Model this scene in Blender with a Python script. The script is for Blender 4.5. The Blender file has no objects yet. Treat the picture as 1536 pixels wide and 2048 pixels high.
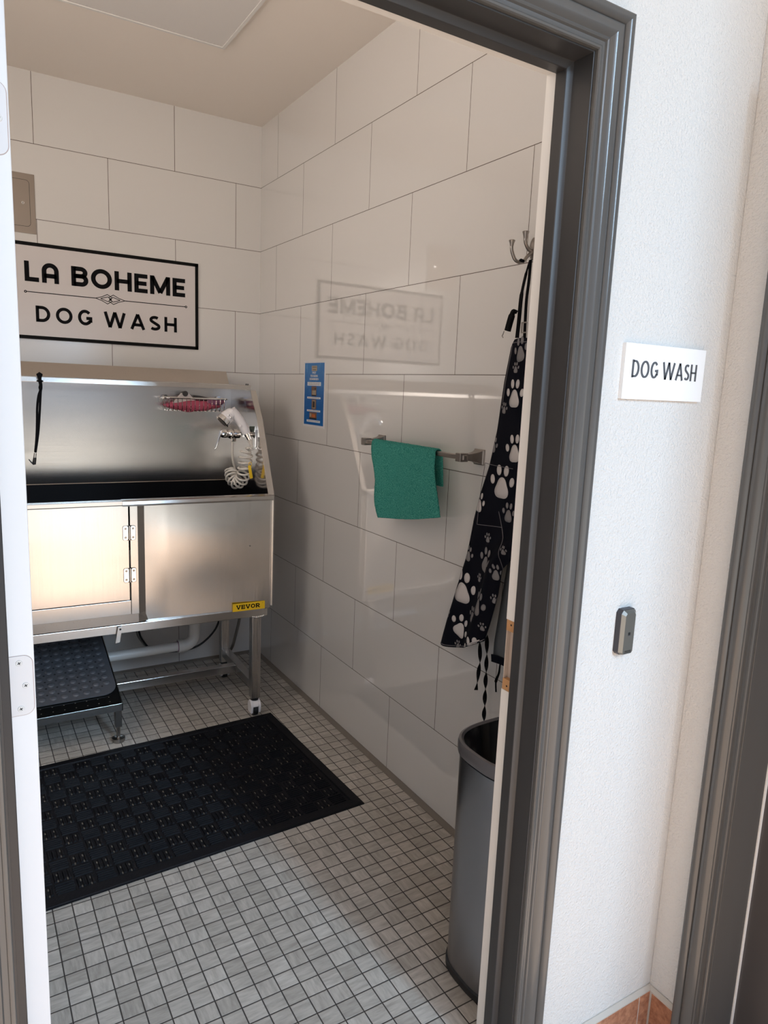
import bpy, bmesh, math, random
from mathutils import Vector, Matrix
random.seed(7)
PI = math.pi
S = bpy.context.scene
COL = S.collection

# ------------------------------------------------------------------ materials
def mat(name, col=(.8,.8,.8), rough=.5, metal=0., spec=.5, coat=0., aniso=0.):
    m = bpy.data.materials.new(name); m.use_nodes = True
    b = m.node_tree.nodes['Principled BSDF']
    b.inputs['Base Color'].default_value = (*col, 1)
    b.inputs['Roughness'].default_value = rough
    b.inputs['Metallic'].default_value = metal
    b.inputs['Specular IOR Level'].default_value = spec
    b.inputs['Coat Weight'].default_value = coat
    b.inputs['Coat Roughness'].default_value = .05
    b.inputs['Anisotropic'].default_value = aniso
    return m
class NT:
    def __init__(s, m):
        s.t = m.node_tree; s.n = s.t.nodes; s.b = s.n['Principled BSDF']
    def add(s, typ, **kw):
        n = s.n.new(typ)
        for k, v in kw.items(): setattr(n, k, v)
        return n
    def link(s, a, b): s.t.links.new(a, b)
    def math(s, op, a, b=None, c=None):
        n = s.n.new('ShaderNodeMath'); n.operation = op
        for i, v in enumerate((a, b, c)):
            if v is None: continue
            if isinstance(v, (int, float)): n.inputs[i].default_value = v
            else: s.link(v, n.inputs[i])
        return n.outputs[0]
    def pos(s):
        g = s.add('ShaderNodeNewGeometry'); x = s.add('ShaderNodeSeparateXYZ')
        s.link(g.outputs['Position'], x.inputs[0]); return g.outputs['Position'], x.outputs
    def mix(s, f, a, b):
        n = s.add('ShaderNodeMix', data_type='RGBA')
        if isinstance(f, (int, float)): n.inputs[0].default_value = f
        else: s.link(f, n.inputs[0])
        for i, v in ((6, a), (7, b)):
            if isinstance(v, tuple): n.inputs[i].default_value = (*v, 1)
            else: s.link(v, n.inputs[i])
        return n.outputs[2]
    def noise(s, vec, scale, detail=2, rough=.5):
        n = s.add('ShaderNodeTexNoise'); n.inputs['Scale'].default_value = scale
        n.inputs['Detail'].default_value = detail; n.inputs['Roughness'].default_value = rough
        if vec is not None: s.link(vec, n.inputs['Vector'])
        return n.outputs['Fac']
    def ramp(s, f, a, b):
        n = s.add('ShaderNodeMapRange'); s.link(f, n.inputs[0])
        n.inputs[1].default_value = a; n.inputs[2].default_value = b
        return n.outputs[0]
    def bump(s, h, st, dist=.001):
        n = s.add('ShaderNodeBump'); n.inputs['Strength'].default_value = st
        n.inputs['Distance'].default_value = dist; s.link(h, n.inputs['Height'])
        s.link(n.outputs[0], s.b.inputs['Normal']); return n

def scaled(N, vec, sc, loc=(0,0,0)):
    n = N.add('ShaderNodeMapping'); n.inputs['Scale'].default_value = sc
    n.inputs['Location'].default_value = loc
    N.link(vec, n.inputs['Vector']); return n.outputs[0]

TL, TH, TZ = .5968, .3048, 1.5228-5*.3048      # wall tile length, height, first joint height
def tile_wall(name, axis, off, par):
    m = mat(name, (.80,.77,.73), .04, spec=.8); N = NT(m)
    P, o = N.pos()
    u = N.math('ADD', N.math('MULTIPLY', o[axis], -1), -off)
    v = N.math('DIVIDE', N.math('SUBTRACT', o['Z'], TZ), TH)
    row = N.math('FLOOR', v)
    sh = N.math('MULTIPLY', N.math('MODULO', N.math('ADD', row, 20+par), 2), .5)
    uu = N.math('SUBTRACT', N.math('DIVIDE', u, TL), sh)
    fu = N.math('FRACT', N.math('ADD', uu, 10)); fv = N.math('FRACT', N.math('ADD', v, 10))
    du = N.math('MULTIPLY', N.math('MINIMUM', fu, N.math('SUBTRACT', 1, fu)), TL)
    dv = N.math('MULTIPLY', N.math('MINIMUM', fv, N.math('SUBTRACT', 1, fv)), TH)
    d = N.math('MINIMUM', du, dv)
    k = N.ramp(d, .0009, .0013)
    wn = N.add('ShaderNodeTexNoise'); 
    c = N.mix(N.noise(P, 1.3, 2), (.69,.672,.65), (.725,.707,.685))
    N.link(N.mix(k, (.10,.075,.06), c), N.b.inputs['Base Color'])
    N.link(N.math('MULTIPLY', k, .75), N.b.inputs['Specular IOR Level'])
    hb = N.ramp(d, .0005, .004)
    wav = N.math('MULTIPLY', N.noise(P, 4, 1), .12)
    N.bump(N.math('ADD', hb, wav), .35, .0012)
    N.n.remove(wn)
    return m
M = {}
M['tile_back'] = tile_wall('back_wall_tile', 'X', .1311, 1)
M['tile_right'] = tile_wall('right_wall_tile', 'Y', .2101, 0)
M['tile_back'].node_tree.nodes['Principled BSDF'].inputs['Roughness'].default_value = .16
b_ = M['tile_right'].node_tree.nodes['Principled BSDF']; b_.inputs['Coat Weight'].default_value = 1.; b_.inputs['Coat IOR'].default_value = 1.75; b_.inputs['Coat Roughness'].default_value = .03
M['tile_plain'] = tile_wall('front_wall_tile', 'X', .05, 0)

def floor_tiles():
    m = mat('mosaic_floor_tile', rough=.42, spec=.4); N = NT(m)
    P, o = N.pos(); p = .0502; q = .0496
    u = N.math('DIVIDE', N.math('ADD', o['X'], .3119+p*100), p)
    v = N.math('DIVIDE', N.math('ADD', o['Y'], 2.0115+q*100), q)
    fu = N.math('FRACT', u); fv = N.math('FRACT', v)
    du = N.math('MINIMUM', fu, N.math('SUBTRACT', 1, fu))
    dv = N.math('MINIMUM', fv, N.math('SUBTRACT', 1, fv))
    d = N.math('MULTIPLY', N.math('MINIMUM', du, dv), p)
    k = N.ramp(d, .0011, .0019)
    cid = N.add('ShaderNodeCombineXYZ'); N.link(N.math('FLOOR', u), cid.inputs[0]); N.link(N.math('FLOOR', v), cid.inputs[1])
    w = N.add('ShaderNodeTexWhiteNoise', noise_dimensions='3D'); N.link(cid.outputs[0], w.inputs['Vector'])
    sp = N.add('ShaderNodeSeparateColor'); N.link(w.outputs['Color'], sp.inputs[0])
    r1, r2 = sp.outputs[0], sp.outputs[1]
    # streaks run along x or y, tile by tile
    offv = N.add('ShaderNodeVectorMath', operation='ADD'); N.link(P, offv.inputs[0])
    sc = N.add('ShaderNodeVectorMath', operation='SCALE'); N.link(w.outputs['Color'], sc.inputs[0]); sc.inputs['Scale'].default_value = 9.
    N.link(sc.outputs[0], offv.inputs[1])
    a = N.noise(scaled(N, offv.outputs[0], (16,90,1)), 1, 4, .65)
    b = N.noise(scaled(N, offv.outputs[0], (90,16,1)), 1, 4, .65)
    st = N.math('GREATER_THAN', r1, .62)
    mx = N.add('ShaderNodeMix', data_type='FLOAT'); N.link(st, mx.inputs[0]); N.link(a, mx.inputs[2]); N.link(b, mx.inputs[3])
    s = N.ramp(mx.outputs[0], .30, .72)
    base = N.mix(s, (.33,.305,.275), (.54,.51,.47))
    var = N.mix(r2, (.84,.83,.81), (1.12,1.11,1.10))
    mul = N.add('ShaderNodeMix', data_type='RGBA', blend_type='MULTIPLY'); mul.inputs[0].default_value = 1
    N.link(base, mul.inputs[6]); N.link(var, mul.inputs[7])
    N.link(N.mix(k, (.045,.038,.034), mul.outputs[2]), N.b.inputs['Base Color'])
    N.link(N.math('SUBTRACT', .95, N.math('MULTIPLY', k, .55)), N.b.inputs['Roughness'])
    N.bump(N.math('ADD', N.ramp(d, .0008, .003), N.math('MULTIPLY', s, .08)), .5, .0015)
    return m
M['floor'] = floor_tiles()

def paint(name, col, rough, sc=0, st=0, dist=.001, detail=3, spec=.5):
    m = mat(name, col, rough, spec=spec); N = NT(m); P, o = N.pos()
    if sc: N.bump(N.noise(P, sc, detail, .55), st, dist)
    return m
M['ceiling'] = paint('ceiling_paint', (.84,.77,.70), .9, 260, .25, .0008)
M['stucco'] = paint('orange_peel_wall_paint', (.64,.625,.605), .75, 210, 1., .0032, 2)
M['white_trim'] = paint('white_trim_paint', (.80,.78,.75), .45, 60, .06, .001)
M['white_door'] = paint('white_door_paint', (.70,.695,.70), .42, 35, .12, .0012)
M['hinge_paint'] = mat('painted_hinge', (.63,.61,.61), .35)
M['brown_edge'] = mat('brown_leaf_edge', (.42,.33,.30), .6)
M['dark_trim'] = paint('charcoal_gloss_trim_paint', (.085,.083,.080), .20, 45, .05, .0008)
M['dark_jamb'] = paint('charcoal_jamb_paint', (.034,.033,.034), .40, 60, .05, .0006)
M['dark_door'] = paint('charcoal_door_paint', (.060,.055,.056), .35, 60, .04, .0006)
M['bare_wood'] = paint('bare_pine_wood', (.50,.27,.12), .7, 40, .2)
M['mortise'] = paint('painted_mortise', (.50,.42,.36), .7, 40, .1)
def pane():
    m = mat('frosted_fill_glow', (.8,.8,.8), .5); b = m.node_tree.nodes['Principled BSDF']
    b.inputs['Emission Color'].default_value = (1,.90,.82,1); b.inputs['Emission Strength'].default_value = 5.0; return m
M['fill_glow_pane'] = pane()  # glow of the added window that brightens the room
M['black_hole'] = mat('dark_hole', (.01,.01,.01), .6)

def steel(name, col=(.62,.60,.58), rough=.24, axis='X', bump=.10, dents=0.):
    m = mat(name, col, rough, 1.); N = NT(m)
    tc = N.add('ShaderNodeTexCoord'); P = tc.outputs['Object']
    sc = {'X': (3, 400, 400), 'Z': (400, 400, 3), 'Y': (400, 3, 400)}[axis]
    n = N.noise(scaled(N, P, sc), 1, 3, .6)
    r = N.math('ADD', N.math('MULTIPLY', n, .08), rough-.04)
    N.link(r, N.b.inputs['Roughness'])
    h = N.math('MULTIPLY', n, .035)
    if dents:
        h = N.math('ADD', h, N.math('MULTIPLY', N.noise(scaled(N, P, (2.2,2.2,2.2)), 1, 1), dents))
    sp = N.ramp(N.noise(P, 240, 1), .70, .76)
    c = N.mix(N.noise(scaled(N, P, (2,2,9)), 1, 3), tuple(x*.90 for x in col), tuple(min(1, x*1.06) for x in col))
    N.link(N.mix(N.math('MULTIPLY', sp, .35), c, (.20,.18,.17)), N.b.inputs['Base Color'])
    N.bump(h, bump, .002)
    return m
M['steel'] = steel('brushed_stainless', axis='X')
M['steel_v'] = steel('brushed_stainless_upright', (.50,.48,.46), .28, 'Z')
M['steel_sheet'] = steel('satin_stainless_sheet', (.68,.66,.64), .21, 'Z', .10, 2.)
M['steel_back'] = steel('satin_stainless_backsplash', (.62,.585,.55), .24, 'X', .06, 1.5)
M['steel_side'] = steel('polished_stainless_side', (.60,.57,.55), .13, 'Z', .05, 2.)
for k_ in ('steel_back','steel_sheet'):
    N_ = NT(M[k_]); N_.b.inputs['Anisotropic'].default_value = .8
    c_ = N_.add('ShaderNodeCombineXYZ'); c_.inputs[0].default_value = 1.; N_.link(c_.outputs[0], N_.b.inputs['Tangent'])
M['steel_dark'] = steel('dark_stainless', (.36,.34,.32), .30, 'X')  # darker stainless for strips, fittings, hoses and feet
M['chrome'] = mat('polished_chrome', (.80,.80,.80), .06, 1.)
M['nickel'] = mat('satin_nickel', (.36,.33,.305), .33, 1.)
M['nickel_plate'] = mat('dull_steel_plate', (.34,.29,.25), .42, 1.)
M['black_rubber_and_reflection'] = paint('black_rubber_and_reflection', (.003,.003,.004), .5, 120, .3, .0012, spec=.12)  # also stands for the mat's dark reflection on the basin walls
M['mat_rubber'] = paint('black_mat_rubber', (.0045,.0045,.0065), .6, 160, .5, .002, spec=.2)
M['mat_hole'] = mat('floor_tone_in_slots', (.12,.105,.085), .8)
M['grey_rubber'] = paint('dark_grey_bath_mat_rubber', (.085,.088,.100), .42, 160, .1)
M['black_plastic'] = mat('black_plastic', (.012,.012,.013), .38)
M['white_plastic'] = mat('white_plastic', (.80,.78,.80), .25)
M['pvc'] = mat('white_pvc_pipe', (.66,.64,.61), .35)
M['hose_white'] = mat('cream_coiled_hose', (.68,.64,.58), .35)
M['pink'] = paint('pink_cloth', (.52,.095,.16), .85, 45, 1., .012)
M['grey_cloth'] = paint('grey_brush_plastic', (.035,.034,.036), .5)
M['violet'] = paint('mauve_cloth', (.30,.12,.22), .8, 90, .4, .003)
M['yellow'] = mat('yellow_tag', (.80,.52,.01), .4)
M['sticker_yellow'] = mat('yellow_sticker', (.82,.52,.012), .35)
M['ink'] = mat('black_lettering', (.005,.005,.006), .8, spec=.12)
M['sign_white'] = mat('white_sign_board', (.66,.62,.61), .5)
M['sign_black'] = mat('black_sign_border', (.004,.004,.004), .7, spec=.15)
M['plate_white'] = mat('white_engraved_plate', (.86,.87,.88), .3)
M['engrave'] = mat('grey_engraved_lettering', (.09,.095,.105), .4)
M['reader'] = mat('bronze_grey_reader_face', (.20,.20,.185), .32, .55)
M['reader_side'] = mat('charcoal_reader_side', (.035,.032,.038), .4)
M['screw'] = mat('painted_screw', (.62,.60,.58), .4)
M['diffuser'] = mat('milky_light_diffuser', (.72,.69,.665), .4)
M['frame_white'] = mat('white_light_frame', (.74,.72,.69), .4)
M['webbing'] = paint('black_nylon_webbing', (.003,.003,.004), .85, 400, .3, spec=.12)
M['apron'] = paint('black_apron_cloth', (.0035,.004,.0085), .8, 300, .25, .0008, spec=.12)
M['paw_light'] = mat('light_grey_paw_print', (.56,.53,.52), .6)
M['paw_dark'] = mat('mid_grey_paw_print', (.20,.19,.195), .6)
M['lining'] = paint('slate_grey_apron_lining', (.105,.115,.125), .6, 200, .2)
M['stitch'] = mat('grey_stitching', (.16,.15,.16), .7)
M['grout_grey'] = paint('grey_cove_grout', (.20,.175,.15), .6, 120, .3)
M['grout_light'] = paint('light_cap_grout', (.50,.46,.41), .8, 120, .4)

def bin_steel():
    m = mat('smoked_stainless', (.21,.205,.21), .26, 1.); N = NT(m)
    tc = N.add('ShaderNodeTexCoord')
    n = N.noise(scaled(N, tc.outputs['Object'], (900,900,6)), 1, 2)
    N.link(N.math('ADD', N.math('MULTIPLY', n, .06), .27), N.b.inputs['Roughness']); return m
M['bin'] = bin_steel(); M['bin'].node_tree.nodes['Principled BSDF'].inputs['Base Color'].default_value = (.33,.325,.335,1)
M['bin_rim'] = mat('smoked_plastic_rim', (.16,.155,.165), .28, .5)
M['bin_lid'] = mat('glossy_black_lid', (.006,.006,.006), .08)

def terracotta(name='terracotta_tile'):
    m = mat(name, rough=.6); N = NT(m); P, o = N.pos()
    s = N.ramp(N.noise(P, 55, 5, .7), .3, .7)
    c = N.mix(s, (.24,.085,.045), (.52,.25,.14)); N.link(c, N.b.inputs['Base Color'])
    N.bump(s, .4, .0015); return m, N, c, o
M['terracotta'] = terracotta()[0]
def terracotta_floor():
    m, N, c, o = terracotta('terracotta_floor_tile'); p = .305
    f = [N.math('FRACT', N.math('DIVIDE', N.math('ADD', o[a], 30.5), p)) for a in 'XY']
    d = [N.math('MINIMUM', q, N.math('SUBTRACT', 1, q)) for q in f]
    k = N.ramp(N.math('MULTIPLY', N.math('MINIMUM', *d), p), .004, .005)
    N.link(N.mix(k, (.42,.38,.33), c), N.b.inputs['Base Color']); return m
M['terracotta_floor'] = terracotta_floor()
M['porch_floor'] = paint('sandy_porch_floor', (.60,.44,.33), .7, 30, .3)
M['pavement'] = paint('pale_concrete', (.50,.50,.48), .85, 20, .3)

def towel_mat():
    m = mat('teal_terry_cloth', rough=.95, spec=.1); N = NT(m); P, o = N.pos()
    a = N.ramp(N.noise(P, 300, 3, .8), .40, .62); b = N.ramp(N.noise(P, 22, 3), .3, .7)
    c = N.mix(a, (.018,.23,.195), (.15,.60,.50))
    N.link(N.mix(N.math('MULTIPLY', b, .35), c, (.08,.46,.39)), N.b.inputs['Base Color'])
    N.bump(N.noise(P, 300, 4, .8), 1., .006)
    return m
M['towel'] = towel_mat()

# poster print colours (flat print, procedural)
def poster_blue():
    m = mat('blue_poster_print', rough=.25); N = NT(m); P, o = N.pos()
    w = N.ramp(N.noise(scaled(N, P, (1,60,26)), 1, 2), .60, .63)
    up = N.ramp(o['Z'], 1.40, 1.56)
    c = N.mix(up, (.006,.105,.36), (.016,.165,.46))
    N.link(N.mix(N.math('MULTIPLY', N.math('MULTIPLY', w, up), .35), c, (.12,.32,.60)), N.b.inputs['Base Color'])
    return m
M['poster_blue'] = poster_blue()
M['poster_white'] = mat('white_poster_paper', (.66,.66,.68), .3)
M['poster_strip'] = mat('white_print_strip', (.72,.74,.78), .3)
M['print_brown'] = mat('brown_photo_print', (.16,.085,.055), .3)
M['print_tan'] = mat('tan_photo_print', (.36,.30,.22), .3)
M['print_black'] = mat('black_photo_print', (.015,.012,.012), .3)
M['print_orange'] = mat('orange_photo_print', (.45,.12,.03), .3)

# ------------------------------------------------------------------ mesh kit
class MB:
    def __init__(s): s.v = []; s.f = []; s.m = []; s.mi = 0
    def add(s, vs, fs):
        o = len(s.v); s.v += [tuple(v) for v in vs]
        s.f += [tuple(i+o for i in f) for f in fs]; s.m += [s.mi]*len(fs); return s
    def box(s, x0, x1, y0, y1, z0, z1):
        vs = [(x,y,z) for x in (x0,x1) for y in (y0,y1) for z in (z0,z1)]
        return s.add(vs, [(0,1,3,2),(4,6,7,5),(0,4,5,1),(2,3,7,6),(0,2,6,4),(1,5,7,3)])
    def obox(s, c, ax, ay, az):      # oriented box: centre + half-axis vectors
        c, ax, ay, az = map(Vector, (c, ax, ay, az))
        vs = [c+i*ax+j*ay+k*az for i in (-1,1) for j in (-1,1) for k in (-1,1)]
        return s.add(vs, [(0,1,3,2),(4,6,7,5),(0,4,5,1),(2,3,7,6),(0,2,6,4),(1,5,7,3)])
    def prism(s, pts, vec):          # planar polygon (3D points) extruded by vec
        n = len(pts); vec = Vector(vec)
        vs = [Vector(p) for p in pts]+[Vector(p)+vec for p in pts]
        return s.add(vs, [tuple(range(n-1,-1,-1)), tuple(range(n, 2*n))]+[(i,(i+1)%n,n+(i+1)%n,n+i) for i in range(n)])
    def rings(s, rings, cap=True, close=True):
        n = len(rings[0]); vs = [p for r in rings for p in r]; fs = []
        for k in range(len(rings)-1):
            for i in range(n if close else n-1):
                j = (i+1) % n; fs.append((k*n+i, k*n+j, (k+1)*n+j, (k+1)*n+i))
        if cap and close: fs += [tuple(range(n-1,-1,-1)), tuple((len(rings)-1)*n+i for i in range(n))]
        return s.add(vs, fs)
    def tube(s, path, r, n=10, cap=True):
        P = [Vector(p) for p in path]; R = r if isinstance(r, (list, tuple)) else [r]*len(P)
        T = [(P[min(i+1,len(P)-1)]-P[max(i-1,0)]).normalized() for i in range(len(P))]
        up = Vector((0,0,1)) if abs(T[0].z) < .9 else Vector((1,0,0))
        N = (up-T[0]*up.dot(T[0])).normalized(); rs = []
        for p, t, q in zip(P, T, R):
            N = (N-t*N.dot(t)).normalized(); B = t.cross(N)
            rs.append([p+q*(math.cos(a)*N+math.sin(a)*B) for a in (2*PI*k/n for k in range(n))])
        return s.rings(rs, cap)
    def cyl(s, a, b, r, r2=None, n=20): return s.tube([a, b], [r, r if r2 is None else r2], n)
    def ribbon(s, path, w, t, side=(0,1,0), twist=None):
        P = [Vector(p) for p in path]; W = w if isinstance(w, (list, tuple)) else [w]*len(P); rs = []
        for i, p in enumerate(P):
            d = (P[min(i+1,len(P)-1)]-P[max(i-1,0)]).normalized(); sd = Vector(side); sd = (sd-d*sd.dot(d)).normalized()
            if twist: sd = Matrix.Rotation(twist[i], 3, d) @ sd
            n = d.cross(sd).normalized()*t/2; q = sd*W[i]/2
            rs.append([p-q-n, p+q-n, p+q+n, p-q+n])
        return s.rings(rs)
    def sph(s, c, r, n=16, m=10, sx=1, sy=1, sz=1, a0=-PI/2, a1=PI/2):
        rs = []
        for k in range(m+1):
            a = a0+(a1-a0)*k/m; a = max(min(a, PI/2-.01), -PI/2+.01)
            rs.append([(c[0]+sx*r*math.cos(a)*math.cos(2*PI*i/n), c[1]+sy*r*math.cos(a)*math.sin(2*PI*i/n), c[2]+sz*r*math.sin(a)) for i in range(n)])
        return s.rings(rs)
    def build(s, name, mats, parent=None, smooth=None, bevel=0, seg=2, solid=0, sub=0):
        me = bpy.data.meshes.new(name); me.from_pydata(s.v, [], s.f)
        if not isinstance(mats, (list, tuple)): mats = [mats]
        for q in mats: me.materials.append(M[q])
        me.polygons.foreach_set('material_index', s.m)
        b = bmesh.new(); b.from_mesh(me); bmesh.ops.recalc_face_normals(b, faces=b.faces); b.to_mesh(me); b.free()
        if smooth:
            me.polygons.foreach_set('use_smooth', [True]*len(me.polygons)); me.set_sharp_from_angle(angle=math.radians(smooth))
        o = bpy.data.objects.new(name, me); COL.objects.link(o)
        if parent: o.parent = parent
        if bevel:
            d = o.modifiers.new('bevel', 'BEVEL'); d.width = bevel; d.segments = seg; d.limit_method = 'ANGLE'; d.angle_limit = math.radians(40)
        if solid:
            d = o.modifiers.new('solid', 'SOLIDIFY'); d.thickness = solid; d.offset = 0
        if sub:
            d = o.modifiers.new('sub', 'SUBSURF'); d.levels = sub; d.render_levels = sub
        return o
def tag(o, label=None, cat=None, group=None, kind=None):
    if label: o['label'] = label
    if cat: o['category'] = cat
    if group: o['group'] = group
    if kind: o['kind'] = kind
    return o
def thing(name, label, cat, loc=(0,0,0), rz=0, group=None):
    o = bpy.data.objects.new(name, None); o.empty_display_size = .05; COL.objects.link(o)
    o.location = loc; o.rotation_euler[2] = rz; return tag(o, label, cat, group)
def struct(o, label, cat='structure'): return tag(o, label, cat, kind='structure')

def spline(pts, k=8):      # Catmull-Rom through points
    P = [Vector(p) for p in pts]; out = []
    for i in range(len(P)-1):
        a, b, c, d = P[max(i-1,0)], P[i], P[i+1], P[min(i+2,len(P)-1)]
        for j in range(k):
            t = j/k
            out.append(.5*((2*b)+(c-a)*t+(2*a-5*b+4*c-d)*t*t+(3*b-a-3*c+d)*t**3))
    out.append(P[-1]); return out
def rrect(w, h, r, n=6, corners=(1,1,1,1)):   # rounded rectangle centred at 0
    pts = []
    for q, (sx, sy, a0) in enumerate(((1,1,0),(-1,1,90),(-1,-1,180),(1,-1,270))):
        if not corners[q]: pts.append((sx*w/2, sy*h/2)); continue
        for k in range(n+1):
            a = math.radians(a0+90*k/n); pts.append((sx*(w/2-r)+r*math.cos(a), sy*(h/2-r)+r*math.sin(a)))
    return pts

# stroke lettering: every glyph is a list of (polyline, closed, weight factor) in a box 1 high
def arc(cx, cy, rx, ry, a0, a1, n=20):
    return [(cx+rx*math.cos(math.radians(a0+(a1-a0)*k/n)), cy+ry*math.sin(math.radians(a0+(a1-a0)*k/n))) for k in range(n+1)]
def glyph(ch, h, w):
    """strokes of a capital, cap height 1, stroke weight h (half), width w"""
    H = h; o = []
    if ch == 'L': o = [[(H,1),(H,H),(w,H)]]
    if ch == 'A2': o = [[(H,0),(H,1-w/2)]+arc(w/2, 1-w/2, w/2-H, w/2-H, 180, 0)+[(w-H,0)], [(H,.36),(w-H,.36)]]
    if ch == 'A': o = [[(H*.9,0),(w/2,1)],[(w/2,1),(w-H*.9,0)], [(w*.22,.30),(w*.78,.30)]]
    if ch == 'B': o = [[(H,0),(H,1)], [(H,1-H),(w*.58,1-H)]+arc(w*.56,(1.52-H)/2,w*.40-H,(.48-H)/2,90,-90)[1:]+[(H,.52)], [(H,.52),(w*.60,.52)]+arc(w*.60,(.52+H)/2,w*.40-H,(.52-H)/2,90,-90)[1:]+[(H,H)]]
    if ch == 'O': o = [arc(w/2,.5,w/2-H,.5-H+.01,0,360,40)]
    if ch == 'H': o = [[(H,0),(H,1)],[(w-H,0),(w-H,1)],[(H,.5),(w-H,.5)]]
    if ch == 'E': o = [[(w,1-H),(H,1-H),(H,H),(w,H)],[(H,.5),(w*.92,.5)]]
    if ch == 'M': o = [[(H,0),(H,1)],[(w-H,0),(w-H,1)],[(H*1.1,1-H*.5),(w/2,H*.9)],[(w/2,H*.9),(w-H*1.1,1-H*.5)]]
    if ch == 'D': o = [[(H,0),(H,1)],[(H,1-H),(w*.42,1-H)]+arc(w*.42,.5,w*.58-H,.5-H,90,-90,24)[1:]+[(H,H)]]
    if ch == 'G': o = [arc(w/2,.5,w/2-H,.5-H,42,318,32)+[(w-H,.20),(w-H,.46),(w*.58,.46)]]
    if ch == 'W': o = [[(H*.9,1),(w*.27,0)],[(w*.27,0),(w*.5,1)],[(w*.5,1),(w*.73,0)],[(w*.73,0),(w-H*.9,1)]]
    if ch == 'S': o = [arc(w/2,.735,w/2-H,.265-H,40,220,16)+arc(w/2,.265+H*.2,w/2-H*.8,.265-H,50,-145,18)]
    if ch == 'V': o = [[(H*.8,1),(w/2,0)],[(w/2,0),(w-H*.8,1)]]
    if ch == 'R': o = [[(H,0),(H,1)],[(H,1-H),(w*.5,1-H)]+arc(w*.5,(1.44-H)/2,w*.42-H*.5,(.56-H)/2,90,-90)[1:]+[(H,.44)],[(w*.42,.44),(w-H*.6,0)]]
    if ch == 'P': o = [[(H,0),(H,1)],[(H,1-H),(w*.5,1-H)]+arc(w*.5,(1.40-H)/2,w*.5-H,(.60-H)/2,90,-90)[1:]+[(H,.40)]]
    if ch == 'T': o = [[(0,1-H),(w,1-H)],[(w/2,0),(w/2,1)]]
    if ch == 'I': o = [[(w/2,0),(w/2,1)]]
    if ch == 'N': o = [[(H,0),(H,1)],[(w-H,0),(w-H,1)],[(H,1-H*.6),(w-H,H*.6)]]
    return o
def ribbon2d(pl, hw):
    pl = [p for i, p in enumerate(pl) if i == 0 or (Vector(p)-Vector(pl[i-1])).length > 1e-5]
    n = len(pl); L = []; R = []
    cl = (Vector(pl[0])-Vector(pl[-1])).length < 1e-6
    for i in range(n):
        p = Vector(pl[i])
        a = Vector(pl[i-1]) if i else (Vector(pl[-2]) if cl else None)
        b = Vector(pl[i+1]) if i < n-1 else (Vector(pl[1]) if cl else None)
        d1 = (p-a).normalized() if a is not None else None; d2 = (b-p).normalized() if b is not None else None
        if d1 is None: d1 = d2
        if d2 is None: d2 = d1
        t = (d1+d2).normalized() if (d1+d2).length > 1e-4 else d1
        nn = Vector((-t.y, t.x)); k = 1/max(.55, nn.dot(Vector((-d1.y, d1.x))))
        hx = hw(d1 if a is not None else d2) if callable(hw) else hw
        L.append(p+nn*hx*k); R.append(p-nn*hx*k)
    return L, R
def split_sharp(pls):      # cut strokes at acute corners so that they stay full width
    out = []
    for pl in pls:
        cur = [pl[0]]
        for i in range(1, len(pl)):
            cur.append(pl[i])
            if i < len(pl)-1:
                a = Vector(pl[i])-Vector(pl[i-1]); b = Vector(pl[i+1])-Vector(pl[i])
                if a.length > 1e-5 and b.length > 1e-5 and a.angle(b) > 1.75: out.append(cur); cur = [pl[i]]
        out.append(cur)
    return out
def letters(mb, text, sizes, org, ux, uy, height, total, hw, thick, widths, gap, hwf=None):
    """text drawn in the plane org + a*ux + b*uy, 'total' wide, 'height' high"""
    ux = Vector(ux); uy = Vector(uy); nrm = ux.cross(uy).normalized()*thick
    tw = sum(widths[c] for c in text)+gap*(len(text)-1); sx = total/tw; x = 0
    for c in text:
        w = widths[c]
        for pl in split_sharp(glyph(c, hw, w)):
            L, R = ribbon2d(pl, hwf if hwf else hw); n = len(L)
            f = lambda q, k: Vector(org)+ux*((x+q[0])*sx)+uy*(q[1]*height)+nrm*k
            vs = [f(p,1) for p in L]+[f(p,1) for p in R]+[f(p,0) for p in L]+[f(p,0) for p in R]
            fs = []
            for i in range(n-1):
                fs += [(i,i+1,n+i+1,n+i), (2*n+i,3*n+i,3*n+i+1,2*n+i+1), (i,2*n+i,2*n+i+1,i+1), (n+i,n+i+1,3*n+i+1,3*n+i)]
            fs += [(0,n,3*n,2*n),(n-1,3*n-1,4*n-1,2*n-1)]
            mb.add(vs, fs)
        x += w+gap

# ------------------------------------------------------------------ the room
XR, XL, ZH = -.425, -1.343, 2.0376          # door opening
YI, YO = -2.496, -2.607                     # inner and outer face of the door wall
CZ = 2.7215
LX = -2.15
struct(MB().box(LX-.1, .1, YO+.001, .1, -.12, 0).build('floor', 'floor'), 'grey brown two inch mosaic tile floor of the dog wash room', 'floor')
struct(MB().box(LX-.1, .1, YO, .1, CZ, CZ+.1).build('ceiling', 'ceiling'), 'plain beige painted ceiling above the tiled room', 'ceiling')
struct(MB().box(LX-.1, .1, 0, .12, -.05, CZ+.02).build('wall_back', 'tile_back'), 'back wall of large white tiles behind the steel tub', 'wall')
struct(MB().box(0, .039, YI-.02, .05, -.05, CZ+.02).build('wall_right', 'tile_right'), 'glossy white tiled wall with towel bar and poster', 'wall')
struct(MB().box(LX-.12, LX, YI-.02, .05, -.05, CZ+.02).build('wall_left', 'tile_right'), 'tiled left wall of the small wash room hidden by the door', 'wall')
RX = .0401
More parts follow.
